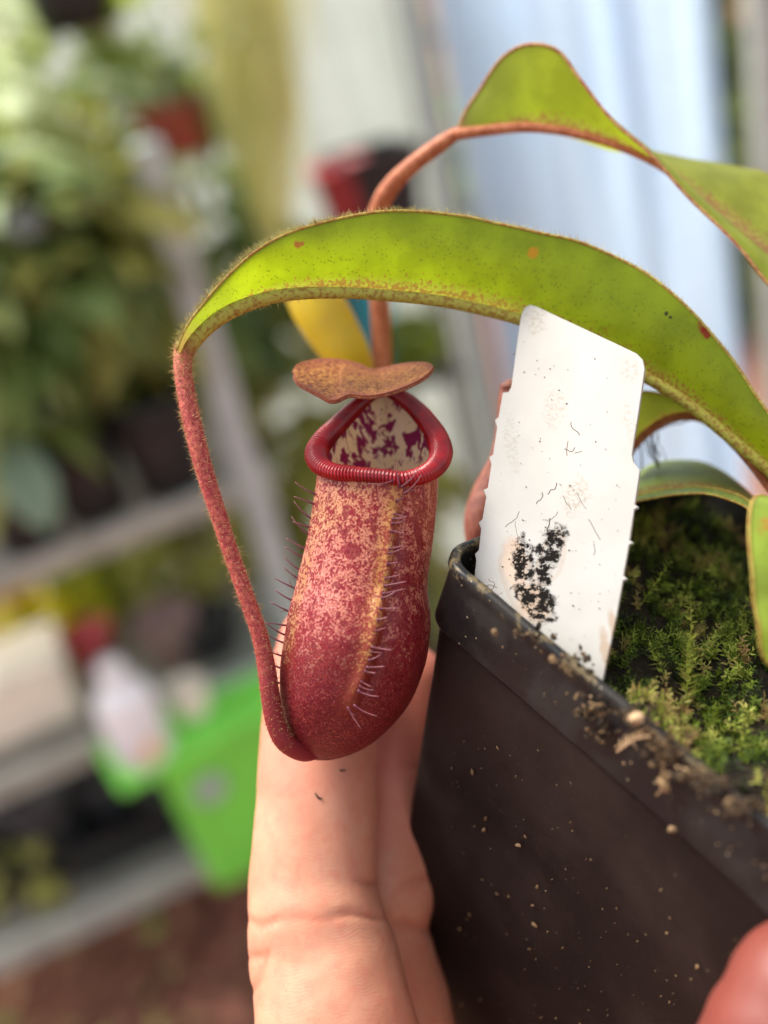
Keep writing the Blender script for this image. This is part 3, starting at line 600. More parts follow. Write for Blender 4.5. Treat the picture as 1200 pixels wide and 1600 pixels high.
edge_b = m.math('SUBTRACT', m.math('MAXIMUM', uvspot(812, 900, 30, 66, 14, .4, 12, .8), uvspot(864, 875, 22, 50, -20, .4, 12, .8)), m.math('MAXIMUM', uvspot(812, 900, 30, 66, 14, .4, 12, .45), uvspot(864, 875, 22, 50, -20, .4, 12, .45)), clamp=True)
cl = m.mix(m.math('MULTIPLY', edge_b, .45), cl, (.36, .22, .13))
blk = m.math('MAXIMUM', m.math('MAXIMUM', uvspot(820, 880, 20, 52, 8, 1.0, 16, .7), uvspot(842, 938, 30, 50, 28, 1.0, 16, .7)), m.math('MAXIMUM', uvspot(864, 858, 24, 46, -22, 1.0, 16, .7), uvspot(854, 894, 14, 46, 4, 1.0, 18, .7)))
hole = m.mr(m.noise(uv, 30, 6, .75), .43, .50)
cl = m.mix(m.math('MULTIPLY', blk, m.mr(hole, 0, 1, .10, 1)), cl, (.009, .007, .006))
rust = m.math('MULTIPLY', m.math('MAXIMUM', uvspot(950, 1030, 12, 60, 12, .5, 20), uvspot(960, 985, 9, 40, 12, .5, 20)), .6)
cl = m.mix(rust, cl, (.30, .18, .09))
LABM = m.done(m.translucent(m.bsdf(color=cl, rough=m.math('MULTIPLY_ADD', blk, .35, .42), spec=m.math('MULTIPLY_ADD', blk, -.32, .4), normal=m.bump(m.noise(uv, 90, 4), .08, .0002)), cl, .18))
g = Geo(); n = len(lab_px); base = len(lab_px)
top = [lp(x, y, .0002) for x, y in lab_px]; bot = [lp(x, y, -.0005) for x, y in lab_px]
verts = top + bot; faces = [tuple(range(n)), tuple(range(2 * n - 1, n - 1, -1))] + [(i, n + i, n + (i + 1) % n, (i + 1) % n) for i in range(n)]
uvs = [((x - 700) / 400, (y - 450) / 400) for x, y in lab_px] * 2
lab_root = lp(840, 1040)
lo = mesh('plant_label', verts, faces, LABM, None, False, None, uvs, origin=lab_root)
bv = lo.modifiers.new('edge', 'BEVEL'); bv.width = .00012; bv.segments = 2; bv.limit_method = 'ANGLE'
tag(lo, 'blank white plastic plant label with black dirt stains stuck in the pot', 'label')
# dirt roots and flecks clinging to the label
g = Geo(); rr = random.Random(11)
def rootlet(g, px, py, ln, ang, wig, r, surf, tone, k=6):
    pts = []; x, y, a = px, py, ang
    for i in range(k):
        pts.append(surf(x, y)); x += math.cos(a) * ln / k; y += math.sin(a) * ln / k; a += rr.uniform(-wig, wig)
    g.tube(pts, r, 4, True, tone)
for (x, y, ln, an, wg) in ((920, 812, 42, .9, .25), (928, 850, 22, 1.2, .3), (893, 660, 30, 1.7, .5), (899, 700, 24, 2.2, .6), (870, 755, 30, 1.4, .9), (880, 775, 30, 1.0, .4), (902, 770, 34, 1.1, .3),
                           (812, 800, 38, 2.0, .5), (806, 815, 36, 1.7, .4), (848, 770, 26, 1.4, .9), (872, 800, 34, 1.9, .5), (860, 810, 30, 1.6, .6), (888, 690, 26, 1.7, .2), (764, 905, 30, 1.1, .9), (770, 938, 24, -1.2, .9), (757, 920, 26, -1.0, .5), (910, 705, 14, 2.4, .5)):
    rootlet(g, x, y, ln, an, wg, rr.uniform(.00003, .00007), lambda px, py: lp(px, py, .0002), rr.uniform(.3, .8), 9)
for k in range(150):
    x, y = rr.uniform(780, 985), rr.uniform(500, 1000)
    if k % 3 == 0: x, y = rr.gauss(845, 30), rr.gauss(860, 70)
    s_ = rr.choice((.4, .5, .6, .8, 1.3)); an = rr.uniform(0, 3.1)
    if x < 770 + (750 - y) * .1 or x > 975 or y < 478 + (x - 820) * .5 + 15: continue
    c = [lp(x + math.cos(an + j * 2.1) * s_ * (1.8 if j == 0 else .8), y + math.sin(an + j * 2.1) * s_, .00022) for j in range(3)] + [lp(x, y, .0005)]
    g.add(c, [(0, 1, 3), (1, 2, 3), (2, 0, 3)], rr.random())
m = Mat('crumb'); CRUMBM = m.done(m.bsdf(color=m.ramp(m.attr('tone'), [(0, (.015, .011, .008)), (.5, (.06, .038, .022)), (.8, (.19, .12, .06)), (1, (.42, .28, .16))]), rough=.85, spec=.2))
tag(g.build('dirt_flecks', CRUMBM, None, False, origin=lab_root), 'fine dark dirt flecks and rootlets clinging to the white label', 'dirt', kind='stuff')

# ---- debris on the pot wall and rim
def wallpt(px, py, off=0.0):
    n = (-E2 + UP * -tp).normalized(); p0 = pot_pt(0, .0016, -.0115); return onplane(px, py, p0, n) + n * off
def rimpt(px, py, off=0.0): return onplane(px, py, pot_pt(0, 0, 0), E2) - E2 * off
def flake(g, p, nrm, L, W, tone, rr, thick=.0003):
    u = Matrix.Rotation(rr.uniform(0, 6.28), 3, nrm) @ nrm.orthogonal().normalized(); v = nrm.cross(u)
    k = 6; ring = [p + (u * math.cos(6.283 * i / k) * L + v * math.sin(6.283 * i / k) * W) * rr.uniform(.7, 1.25) for i in range(k)]
    tipc = p + nrm * thick * rr.uniform(.6, 1.6) + u * L * rr.uniform(-.3, .3)
    g.add(ring + [tipc], [(i, (i + 1) % k, k) for i in range(k)], tone)
g = Geo(); rr = random.Random(5)
wn = (-E2 - UP * tp).normalized()
for k in range(230):
    x, y = rr.uniform(705, 1150), rr.uniform(1060, 1600)
    if y < 1010 + (x - 700) * .80 + 70: continue
    big = rr.random() < .13
    L = rr.uniform(.00035, .0007) if big else rr.uniform(.00008, .00022)
    if x > 880 and big: L *= .6
    if x > 900 and rr.random() < .45: continue
    flake(g, wallpt(x, y), wn, L, L * rr.uniform(.35, .7), rr.uniform(.62, .9) if big else rr.uniform(.3, .85), rr)
tag(g.build('peat_dust', CRUMBM, None, False, origin=wallpt(850, 1400)), 'tan peat crumbs and dust specks stuck to the black pot wall', 'debris', kind='stuff')
g = Geo()
for k in range(70):
    t = rr.random(); x = lerp(760, 1200, t); y = lerp(925, 1300, t) + rr.uniform(8, 90)
    L = rr.uniform(.00008, .0003); flake(g, rimpt(x, y), -E2, L, L * .5, rr.uniform(.2, 1), rr)
for (cx, cy, sx, sy, nn, rim) in ((932, 1110, 26, 18, 60, 1), (945, 1148, 22, 14, 40, 1), (1040, 1170, 34, 26, 80, 1), (1080, 1215, 34, 16, 60, 0), (1120, 1230, 30, 16, 50, 0), (900, 1040, 40, 20, 26, 0), (1000, 1115, 30, 16, 36, 0), (1160, 1262, 36, 18, 50, 0), (830, 995, 40, 12, 14, 0)):
    for k in range(nn):
        x, y = rr.gauss(cx, sx * .5), rr.gauss(cy, sy * .5)
        if rim: p = rimpt(x, y, rr.uniform(0, .0008))
        else: p = onplane(x, y, pot_pt(0, 0, .0004), UP) + UP * rr.uniform(0, .0006)
        L = rr.uniform(.00015, .0007); flake(g, p, (-E2 + UP * .5 + Vector([rr.uniform(-.5, .5) for _ in range(3)])).normalized(), L, L * rr.uniform(.3, .8), rr.uniform(.0, .72), rr, .0004)
for (x, y, ln, an, wg) in ((965, 1165, 60, -.5, .3), (985, 1150, 40, -.2, .3), (1020, 1165, 50, .4, .5), (1060, 1195, 60, .2, .4), (1035, 1215, 40, -.9, .5), (1030, 1240, 34, -.9, .4), (1088, 1200, 30, .9, .5), (925, 1095, 26, .3, .5), (1010, 1130, 40, .5, .4)):
    rootlet(g, x, y, ln, an, wg, rr.uniform(.0001, .00022), lambda px, py: rimpt(px, py, .0006), rr.uniform(.5, .9))
tag(g.build('rim_debris', CRUMBM, None, False, origin=rimpt(1000, 1150)), 'crumbs of bark and root fibres caught along the pot rim', 'debris', kind='stuff')
# bigger loose bits that stand out one by one
for (x, y, L, W, tone, lab, surf) in ((1042, 1222, .0016, .0007, .82, 'curled tan bark fragment hanging over the pot rim', 'r'), (994, 1124, .0011, .0008, 1.0, 'pale yellow seed husk lying on the pot rim', 't'), (1053, 1293, .0006, .0004, .9, 'small tan flake on the pot rim band below the bark', 'r')):
    g = Geo(); p = rimpt(x, y, .0005) if surf == 'r' else onplane(x, y, pot_pt(0, 0, .001), UP)
    nn = (-E2 + UP * .4).normalized()
    for q in range(3): flake(g, p + nn * .0002 * q, nn, L * (1 - .2 * q), W * (1 - .2 * q), tone, rr, .0006)
    tag(g.build('bark_fragment', CRUMBM, None, False, origin=p), lab, 'debris')
g = Geo()
def twig(g, p0, p1, r, tone):
    mid = (p0 + p1) * .5 + UP * .001; g.tube([p0, p0.lerp(mid, .5), mid, mid.lerp(p1, .5), p1], r, 5, True, tone)
    for k in range(9):
        t = (k + 1) / 10; q = p0.lerp(p1, t) + UP * .001 * 4 * t * (1 - t); d = ((p1 - p0).normalized() * .6 + Vector([rr.uniform(-1, 1) for _ in range(3)])).normalized()
        g.hair(q, d, .0013, .00012, a=tone)
twig(g, rimpt(968, 1172, .0006), onplane(1015, 1150, pot_pt(0, 0, .0012), UP), .00013, .97)
tag(g.build('dry_moss_sprig', CRUMBM, None, False, origin=rimpt(990, 1160)), 'dry tan moss sprig lying across the pot rim', 'debris')

# ================================================================== THE PITCHER PLANT
STEM0 = soilpt(1232, 985)
plant = thing('pitcher_plant', STEM0, 'pitcher plant with arching hairy green leaves and a speckled red hanging pitcher', 'plant')
PR = ROOT[plant.name]
def bez(a, c, b, t): return a * (1 - t) ** 2 + c * 2 * t * (1 - t) + b * t * t
def near_on(rows, px, py):
    def q(v):
        k = RI @ (v - CAM); return (600 - k.x / k.z * FPX - px) ** 2 + (800 + k.y / k.z * FPX - py) ** 2
    return min((v for r in rows for v in r[len(r) // 2:]), key=q)
RI = ROT.transposed()
def leaf(name, mid, near, far, mat, nu=110, nv=12, bow_near=Vector(), bow_far=Vector(), wave=0.0, label=None):
    mid = [F(*p) for p in catmull(mid, nu)]; near = [F(*p) for p in catmull(near, nu)]; far = [F(*p) for p in catmull(far, nu)]
    rows = []; V = []
    for i in range(nu):
        u = i / (nu - 1); pr = math.sin(math.pi * min(1, max(0, u))) ** .5; r = []
        wv = cdir(0, .25, 1) * noise.noise(Vector((u * 9, 0, 4))) * wave
        for j in range(nv, 0, -1):
            t = j / nv; r.append(bez(mid[i], (mid[i] + far[i]) * .5 + bow_far * pr, far[i], t)); V.append(t)
        r.append(mid[i]); V.append(0)
        for j in range(1, nv + 1):
            t = j / nv; r.append(bez(mid[i], (mid[i] + near[i]) * .5 + bow_near * pr, near[i], t) + wv * t * t + cdir(0, 0, 1) * .00025 * math.sin(u * 70 + t * 3) * t * (1 - t)); V.append(t)
        rows.append(r)
    g = Geo(); g.grid(rows); o = mesh(name, g.v, g.f, mat, plant, True, {'v': V, 'u': [i / (nu - 1) for i in range(nu) for _ in range(2 * nv + 1)]})
    if label: o['label'] = label
    return o, mid, [r[-1] for r in rows], [r[0] for r in rows], rows
def hairs_along(g, pts, dirs, n, L, r, rnd, jit=.5, tone=(0, 1), off=0.0):
    for k in range(n):
        t = rnd.uniform(0, len(pts) - 1.01); i = int(t); p = pts[i].lerp(pts[i + 1], t - i); d = dirs(i, p)
        d = (d.normalized() + Vector([rnd.uniform(-jit, jit) for _ in range(3)])).normalized()
        l = rnd.uniform(*L); g.hair(p + d * off, d, l, r, Vector([rnd.uniform(-.3, .3) * l for _ in range(3)]), rnd.uniform(*tone))

# ---- main leaf, seen from below
MARM0 = bpy.data.materials.new('tmp')
O = PR
def leafspots(lst, w):
    return [(F(x, y, w(x)), r, c, st) for x, y, r, c, st in lst]
BR = (.20, .04, .008)
mw = lambda x: interp([(270, .000), (450, .004), (800, .013), (1200, .012)], x)[0]
mid = [(286, 556), (302, 530), (340, 496), (390, 472), (450, 458), (530, 455), (600, 459), (680, 467), (750, 481), (810, 497), (870, 519), (950, 554), (1010, 588), (1060, 619), (1110, 657), (1160, 699), (1210, 742), (1255, 800)]
near = [(276, 548), (287, 518), (306, 487), (345, 441), (400, 397), (470, 358), (550, 336), (640, 329), (720, 336), (780, 351), (840, 366), (900, 376), (960, 396), (1010, 426), (1060, 471), (1110, 521), (1150, 567), (1180, 612), (1215, 672), (1258, 785)]
m3 = [(x, y, mw(x)) for x, y in mid]; n3 = [(x, y, mw(x) - .0035) for x, y in near]
f3 = [(x + 8, y + interp([(270, 2), (400, 30), (800, 45), (1200, 20)], x)[0], mw(x) + interp([(270, .001), (500, .010), (1200, .012)], x)[0]) for x, y in near]
ml, MID, NEAR, FAR, ROWS = leaf('leaf', m3, n3, f3, MARM0, 150, 14, cdir(.0, .0012, .0030), cdir(0, .003, -.002), .0012, 'long arching leaf lit through from above, with brown flecks along its midrib')
sp = [(near_on(ROWS, 1101, 514), .0011, (.24, .02, .004), None), (near_on(ROWS, 1108, 524), .0009, (.24, .03, .004), None), (near_on(ROWS, 1096, 506), .0006, (.30, .06, .01), None), (near_on(ROWS, 832, 398), .0011, (.50, .24, .01), None),
      (near_on(ROWS, 464, 383), .0007, (.30, .11, .02), None), (near_on(ROWS, 472, 379), .0005, (.30, .11, .02), None), (near_on(ROWS, 1038, 491), .0004, (.03, .025, .01), None), (near_on(ROWS, 1046, 493), .0004, (.03, .025, .01), None)]
LEAFM = leaf_mat('leaf_main', (.15, .215, .005), (.37, .47, .007), .54, sp, o0=PR, dots=.9)
ml.data.materials.clear(); ml.data.materials.append(LEAFM)
m = Mat('midrib'); o = m.obj()
nb_ = m.mr(m.noise(o, 1500, 3, .6), .45, .62); u_ = m.attr('tone')
c1 = m.mix(u_, (.36, .12, .06), (.42, .40, .07)); cR = m.mix(m.math('MULTIPLY', nb_, .7), c1, (.26, .10, .02))
MIDM = m.done(m.translucent(m.bsdf(color=cR, rough=.6, spec=.3, normal=m.bump(m.noise(o, 2200, 2), .4, .0003)), cR, .25))
g = Geo(); nM = len(MID)
g.tube([p + cdir(0, -.0003, .0004) for p in MID], [lerp(.00125, .0009, sstep(0, .25, i / nM)) for i in range(nM)], 10, True, [sstep(.0, .035, i / nM) for i in range(nM)]); g.build('midrib', MIDM, ml)
m = Mat('margin'); o = m.obj(); cR = m.mix(m.mr(m.noise(o, 1300, 3, .6), .42, .6), (.55, .46, .10), (.44, .24, .06))
MARM = m.done(m.translucent(m.bsdf(color=cR, rough=.6, spec=.3), cR, .35))
g = Geo(); g.tube(NEAR, .00022, 6); g.build('margin', MARM, ml)
g = Geo(); rr = random.Random(21)
hairs_along(g, NEAR, lambda i, p: cdir(-.25, 1, .25), 1500, (.0003, .0012), .000036, rr, .55)
hairs_along(g, NEAR[:40], lambda i, p: cdir(-.7, .6, .3), 600, (.0005, .0015), .000038, rr, .5)
hairs_along(g, MID, lambda i, p: cdir(.1, -1, .35), 520, (.0004, .0012), .000036, rr, .5, off=.0008)
hairs_along(g, MID[:30], lambda i, p: cdir(.6, -.7, .35), 260, (.0004, .0012), .000036, rr, .6, off=.0009)
for k in range(900):
    i = rr.randint(3, nM - 3); r = ROWS[i]; j = rr.randint(15, 26); p = r[j]
    g.hair(p + cdir(0, 0, .0001), cdir(rr.uniform(-.4, .4), rr.uniform(-.6, .2), 1), rr.uniform(.0001, .0003), .000020, a=rr.random() * .6)
h = g.build('leaf_hair', HAIRG, ml, False); h['kind'] = 'stuff'

# ---- tendril from the leaf tip to the pitcher
m = Mat('tendril'); o = m.obj(); t_ = m.attr('tone')
nn_ = m.noise(o, 1700, 3, .6); c1 = m.mix(m.mr(nn_, .4, .65), (.27, .03, .035), (.46, .11, .08)); c1 = m.mix(t_, c1, m.mix(m.mr(nn_, .42, .6), (.34, .30, .06), (.40, .13, .07)))
c1 = m.mix(m.mr(t_, -.2, -1), c1, (.20, .018, .022))
TENM = m.done(m.bsdf(color=c1, rough=.55, spec=.3, normal=m.bump(nn_, .5, .0003), sss=.15, ssss=.0006, sssr=(1, .3, .2)))
tpath = catmull([(290, 540, .0005, 16, .8), (286, 558, .0, 15, .4), (287, 590, -.0005, 14, .1), (299, 655, -.001, 14.5, 0), (318, 730, -.001, 14, 0), (340, 800, -.0005, 13, 0), (363, 870, 0, 12.5, 0), (386, 935, .0005, 12.5, -.2), (405, 990, .001, 13, -.4),
                 (416, 1040, .0015, 14, -.6), (423, 1090, .0018, 15, -.9), (431, 1130, .0022, 15.5, -1), (447, 1160, .003, 16, -1), (475, 1177, .005, 13, -1), (503, 1176, .007, 7, -1)], 130)
tp3 = [F(*p[:3]) for p in tpath]; g = Geo(); g.tube(tp3, [p[3] * mpp(p[2]) for p in tpath], 14, True, [p[4] for p in tpath])
te = g.build('tendril', TENM, plant); te['label'] = 'hairy red tendril hanging from the leaf tip to the pitcher'
g = Geo(); rr = random.Random(8)
for k in range(4200):
    i = int(rr.random() ** 1.15 * 118); p = tp3[i]; t = (tp3[i + 1] - p).normalized(); u = t.orthogonal().normalized(); d = Matrix.Rotation(rr.uniform(0, 6.28), 3, t) @ u
    long_ = rr.random() < .16; L = rr.uniform(.0007, .0015) if long_ and i < 80 else rr.uniform(.0002, .0006)
    g.hair(p.lerp(tp3[i + 1], rr.random()) + d * tpath[i][3] * mpp() * .97, d + t * rr.uniform(-.7, .5) + Vector([rr.uniform(-.3, .3) for _ in range(3)]), L, .000034, a=rr.random())
h = g.build('tendril_hair', HAIR, te, False); h['kind'] = 'stuff'

# ---- pitcher body
ptab = [(735, 490, 694), (770, 489, 690), (800, 487, 685), (830, 482, 680), (860, 476, 675), (895, 467, 670), (920, 461, 668), (940, 455, 670), (960, 450, 673), (985, 446, 673), (1010, 442, 670), (1040, 438, 664), (1080, 437, 650), (1110, 438, 633), (1135, 441, 612), (1155, 448, 590), (1170, 457, 568), (1180, 468, 546), (1185, 480, 530), (1188, 496, 514)]
ribtab = [(740, 634), (780, 622), (830, 613), (880, 608), (920, 602), (960, 594), (1000, 587), (1040, 577), (1080, 562), (1110, 548), (1130, 540)]
MT = [(0, 689, 706, .005), (20, 680, 678, .0085), (40, 660, 650, .0115), (60, 637, 628, .0140), (78, 612, 613, .0158), (90, 598, 609, .0165), (105, 577, 619, .0150), (122, 554, 638, .0128), (142, 529, 663, .0100), (162, 506, 687, .0072),
      (180, 495, 708, .005), (200, 500, 726, .002), (222, 522, 737, -.0005), (250, 560, 741, -.0022), (270, 598, 744, -.003), (290, 633, 748, -.003), (315, 662, 741, -.0015), (338, 682, 727, .0015)]
def mouth(th):
    th = th % 360; n = len(MT); i = max(k for k in range(n) if MT[k][0] <= th); a1 = MT[i][0]; a2 = MT[(i + 1) % n][0] + (360 if i == n - 1 else 0)
    t = (th - a1) / (a2 - a1); p = [MT[(i + k) % n][1:] for k in (-1, 0, 1, 2)]
    return tuple(.5 * (2 * b + (c - a) * t + (2 * a - 5 * b + 4 * c - d) * t * t + (3 * b - a - 3 * c + d) * t ** 3) for a, b, c, d in zip(*p))
ysm = catmull([(y, l, r) for y, l, r in ptab], 150)
NS = 144
def body(y, th, scale=1.0, relief=True):
    l, r = interp([(q[0], q[1], q[2]) for q in ysm], y); cx = (l + r) / 2; hw = (r - l) / 2 * scale; wc = interp([(740, .0065), (900, .0055), (1000, .005), (1100, .006), (1188, .008)], y)[0]
    k = 1.0; band = 0.0
    if relief:
        x = math.radians(th); xr = interp(ribtab, y)[0]; c = max(-1, min(1, (xr - cx) / max(hw, 1))); thr = -math.acos(c)
        d = (x - thr + math.pi) % (2 * math.pi) - math.pi; am = sstep(1135, 1060, y) * sstep(745, 790, y)
        k += am * (.085 * math.exp(-((d + .04) / .10) ** 2) - .080 * math.exp(-((d - .12) / .065) ** 2)); band = sstep(1130, 1080, y) * math.exp(-((d + .10) / .13) ** 2)
        thl = -(math.pi - .30); d2 = (x - thl + math.pi) % (2 * math.pi) - math.pi; k += am * .045 * math.exp(-(d2 / .08) ** 2); band = max(band, .8 * sstep(1080, 1000, y) * sstep(830, 900, y) * math.exp(-((d2 - .14) / .12) ** 2))
        k += .012 * noise.noise(Vector((math.cos(x) * 2.2, math.sin(x) * 2.2, y / 60))) + .010 * math.sin(y / 24 + 2 * math.cos(x)) * sstep(830, 780, y)
    hw *= k
    a = math.radians(th)
    return (cx + hw * math.cos(a), y, wc + hw * mpp() * .93 * math.sin(a)), band
g = Geo(); rows = []; att = {'hgt': [], 'band': [], 'down': [], 'side': []}
NR = 150
for i in range(NR):
    t = i / (NR - 1); y = lerp(735, 1188, t); row = []
    bl = sstep(.30, .0, t)                                       # lean the rings up to the tilted mouth
    for j in range(NS):
        th = 360 * j / NS; p, b = body(y, th); q = mouth(th)
        back = max(0, math.sin(math.radians(th)))
        kk = sstep(.30 + .10 * back, 0, t) if t > 0 else 1
        p = tuple(lerp(p[c], q[c] + (lerp(p[c], 740, 0) - 735 if c == 1 else 0) * (0.0), kk) for c in range(3)); p = (lerp(p[0], 595, .045 * kk), p[1] + 5 * kk, p[2])
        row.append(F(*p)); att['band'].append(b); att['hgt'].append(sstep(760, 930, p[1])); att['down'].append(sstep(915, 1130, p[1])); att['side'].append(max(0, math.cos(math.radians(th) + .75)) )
    rows.append(row)
g.grid(rows, True); nbv = len(g.v); g.f.append(tuple(range(nbv - NS, nbv))[::-1])
m = Mat('pitcher_skin'); o = m.obj(); band, down, side = m.attr('band'), m.attr('down'), m.attr('side')
n_f = m.noise(o, 2600, 3, .65); n_m = m.noise(o, 700, 4, .6); n_b = m.noise(m.obj((420, 420, 150)), 1, 3, .6); n_l = m.noise(o, 120, 2)
pale = m.mix(m.mr(n_l, .38, .62), (.60, .32, .14), (.60, .25, .16)); pale = m.mix(m.math('MULTIPLY', m.attr('hgt'), .75), pale, (.66, .22, .19))
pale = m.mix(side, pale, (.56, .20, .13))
red1 = (.25, .008, .020); red2 = (.16, .010, .020)
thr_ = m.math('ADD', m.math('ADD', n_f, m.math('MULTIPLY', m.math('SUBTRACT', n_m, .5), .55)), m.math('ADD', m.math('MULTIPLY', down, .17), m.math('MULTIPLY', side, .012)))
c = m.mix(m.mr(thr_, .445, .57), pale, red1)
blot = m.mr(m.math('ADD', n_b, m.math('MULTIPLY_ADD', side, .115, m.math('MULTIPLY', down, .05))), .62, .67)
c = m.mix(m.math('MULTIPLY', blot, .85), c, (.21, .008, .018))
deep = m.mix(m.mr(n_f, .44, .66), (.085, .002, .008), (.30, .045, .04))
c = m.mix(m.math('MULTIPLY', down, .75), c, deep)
n_s = m.noise(o, 4200, 2, .5); c = m.mix(m.math('MULTIPLY', m.mr(m.math('ADD', n_s, m.math('MULTIPLY', down, .05)), .56, .64), .55), c, (.11, .006, .022)); c = m.mix(m.math('MULTIPLY', m.mr(n_s, .40, .33), .30), c, (.62, .26, .18))
yel = m.mix(m.mr(thr_, .47, .56), (.50, .29, .06), (.28, .06, .03)); c = m.mix(m.math('MULTIPLY', band, .62), c, yel)
hh = m.math('ADD', m.math('MULTIPLY', n_f, .6), m.noise(o, 1100, 3))
SKIN_P = m.done(m.translucent(m.bsdf(color=c, rough=m.mr(n_f, .3, .7, .26, .42), spec=.30, normal=m.bump(hh, .45, .00035), sss=.12, ssss=.0006, sssr=(1, .35, .2)), m.mix(.5, c, (.85, .55, .30)), .22))
pit = mesh('pitcher', g.v, g.f, SKIN_P, plant, True, att); pit['label'] = 'speckled red hanging pitcher with pale ribs'
# inner wall
m = Mat('pitcher_inside'); o = m.obj(); str_ = m.obj((480, 480, 250))
nb1 = m.noise(str_, 1, 3, .62, dist=.4); nb2 = m.noise(m.obj((1600, 1600, 330)), 1, 2, .5)
bl1 = m.mr(nb1, .505, .535); bl2 = m.math('MULTIPLY', m.mr(nb2, .65, .68), .7)
ci = m.mix(m.mr(m.noise(o, 300, 3), .35, .65), (.88, .72, .42), (.90, .74, .50)); ci = m.mix(m.math('MAXIMUM', bl1, bl2), ci, (.27, .015, .085))
INM = m.done(m.translucent(m.bsdf(color=ci, rough=.45, spec=.35), ci, .42))
g = Geo(); rows = []
for i in range(50):
    t = i / 49; row = []
    for j in range(NS):
        th = 360 * j / NS; y = lerp(745, 1120, t); p, b = body(y, th, .90, False); q = mouth(th); kk = sstep(.36, 0, t)
        p = [lerp(p[c], q[c], kk) for c in range(3)]; p[0] = lerp(p[0], 595, .10 * kk); p[1] += 4 * kk
        row.append(F(*p))
    rows.append(row)
g.grid(rows, True, flip=True); nbv = len(g.v); g.f.append(tuple(range(nbv - NS, nbv))); iw = g.build('inner_wall', INM, pit); iw['label'] = 'cream inner wall with purple blotches'
# peristome
m = Mat('peristome'); o = m.obj(); nz = m.noise(o, 260, 3); t_ = m.attr('tone')
c = m.mix(m.mr(nz, .35, .65), (.18, .002, .007), (.29, .003, .007)); c = m.mix(m.math('MULTIPLY', t_, .8), c, (.05, .001, .006))
PERM = m.done(m.bsdf(color=c, rough=.20, spec=.42, sss=.08, ssss=.0008, sssr=(1, .2, .1)))
g = Geo(); NP, NT = 1150, 22; rows = []; att = []
loop = [F(*mouth(360 * i / NP)) for i in range(NP)]; cen = sum(loop, Vector()) / NP
L_ = [0]
for i in range(NP): L_.append(L_[-1] + (loop[(i + 1) % NP] - loop[i]).length)
rtab = [(0, 17.5), (30, 16), (60, 13.5), (85, 10), (95, 10), (120, 13), (160, 17), (180, 17.5), (215, 13.5), (250, 11.5), (290, 12), (320, 14), (360, 17.5)]
NRIB = 136
for i in range(NP):
    t = (loop[(i + 1) % NP] - loop[i - 1]).normalized(); out = (loop[i] - cen); out = (out - out.dot(t) * t).normalized(); up2 = out.cross(t).normalized()
    if up2.dot(cdir(0, 1, .5)) < 0: up2 = -up2
    ph = 2 * math.pi * NRIB * L_[i] / L_[-1] + .8 * noise.noise(Vector((i / 40, 0, 0))); th = 360 * i / NP; R0 = interp(rtab, th)[0] * mpp() * (1 + .05 * noise.noise(Vector((i / 60, 3, 0))))
    rib_a = .10 + .04 * noise.noise(Vector((i / 90, 7, 0)))
    row = []
    for j in range(NT):
        a = 2 * math.pi * j / NT; rb = 1 + rib_a * (abs(math.cos(ph / 2 + .35 * math.sin(a))) * 2 - 1.2)
        row.append(loop[i] + (out * math.cos(a) * 1.05 + up2 * math.sin(a) * .95) * R0 * rb); att.append(max(0, 1 - abs(math.cos(ph / 2 + .35 * math.sin(a))) * 2.2))
    rows.append(row)
rows.append(rows[0]); att += att[:NT]
g.grid(rows, True, att); pe = g.build('peristome', PERM, pit); pe['label'] = 'glossy ribbed red lip round the mouth'
# lid
m = Mat('lid'); o = m.obj(); nz = m.noise(o, 1700, 3, .65); nl = m.noise(o, 260, 3)
c = m.ramp(nz, [(.34, (.10, .018, .010)), (.45, (.26, .065, .016)), (.55, (.46, .17, .03)), (.70, (.62, .34, .08))]); c = m.mix(m.math('MULTIPLY', m.mr(nl, .4, .7), .35), c, (.26, .06, .025)); c = m.mix(m.math('MULTIPLY', m.attr('tone'), .8), c, (.20, .035, .022))
LIDM = m.done(m.translucent(m.bsdf(color=c, rough=.62, spec=.3, normal=m.bump(nz, .7, .0004), sheen=.08, sheenr=.4, sheent=(1, .8, .5)), c, .22))
low = [(459, 588, .0095), (465, 600, .0075), (482, 610, .0055), (503, 621, .0035), (517, 628, .0025), (530, 626, .0022), (546, 619, .0025), (576, 621, .002), (606, 616, .0025), (640, 604, .0045), (664, 591, .007), (677, 578, .0095)]
upp = [(458, 584, .0105), (464, 571, .0125), (488, 564, .0155), (518, 562, .0172), (545, 566, .0180), (565, 572, .0182), (580, 579, .0175), (598, 577, .0180), (625, 571, .0182), (650, 568, .0165), (668, 568, .0130), (677, 573, .0105)]
nl_ = 80; lo_ = [F(*p) for p in catmull(low, nl_)]; up_ = [F(*p) for p in catmull(upp, nl_)]; rows = []
for i in range(nl_):
    sag = cdir(0, -1, .2) * .0016 * math.sin(math.pi * i / (nl_ - 1)); row = []
    for j in range(25):
        t = j / 24; row.append(bez(lo_[i], (lo_[i] + up_[i]) * .5 + sag * (.6 if .35 < i / nl_ < .6 else 1), up_[i], t))
    rows.append(row)
g = Geo(); g.grid(rows, False, [max(sstep(.20, 0, min(j, 24 - j) / 24), sstep(.06, 0, min(i, nl_ - 1 - i) / nl_)) for i in range(nl_) for j in range(25)]); ld = g.build('lid', LIDM, pit); md = ld.modifiers.new('t', 'SOLIDIFY'); md.thickness = .0006; md.offset = 0; ld['label'] = 'golden brown heart shaped lid'
md2 = ld.modifiers.new('b', 'BEVEL'); md2.width = .0004; md2.segments = 3
g = Geo(); g.tube([F(598, 616, .0165), F(597, 606, .0172), F(594, 592, .0168), F(590, 580, .0172)], [.0012, .0013, .0011, .0005], 10); g.build('lid_stalk', LIDM, pit)
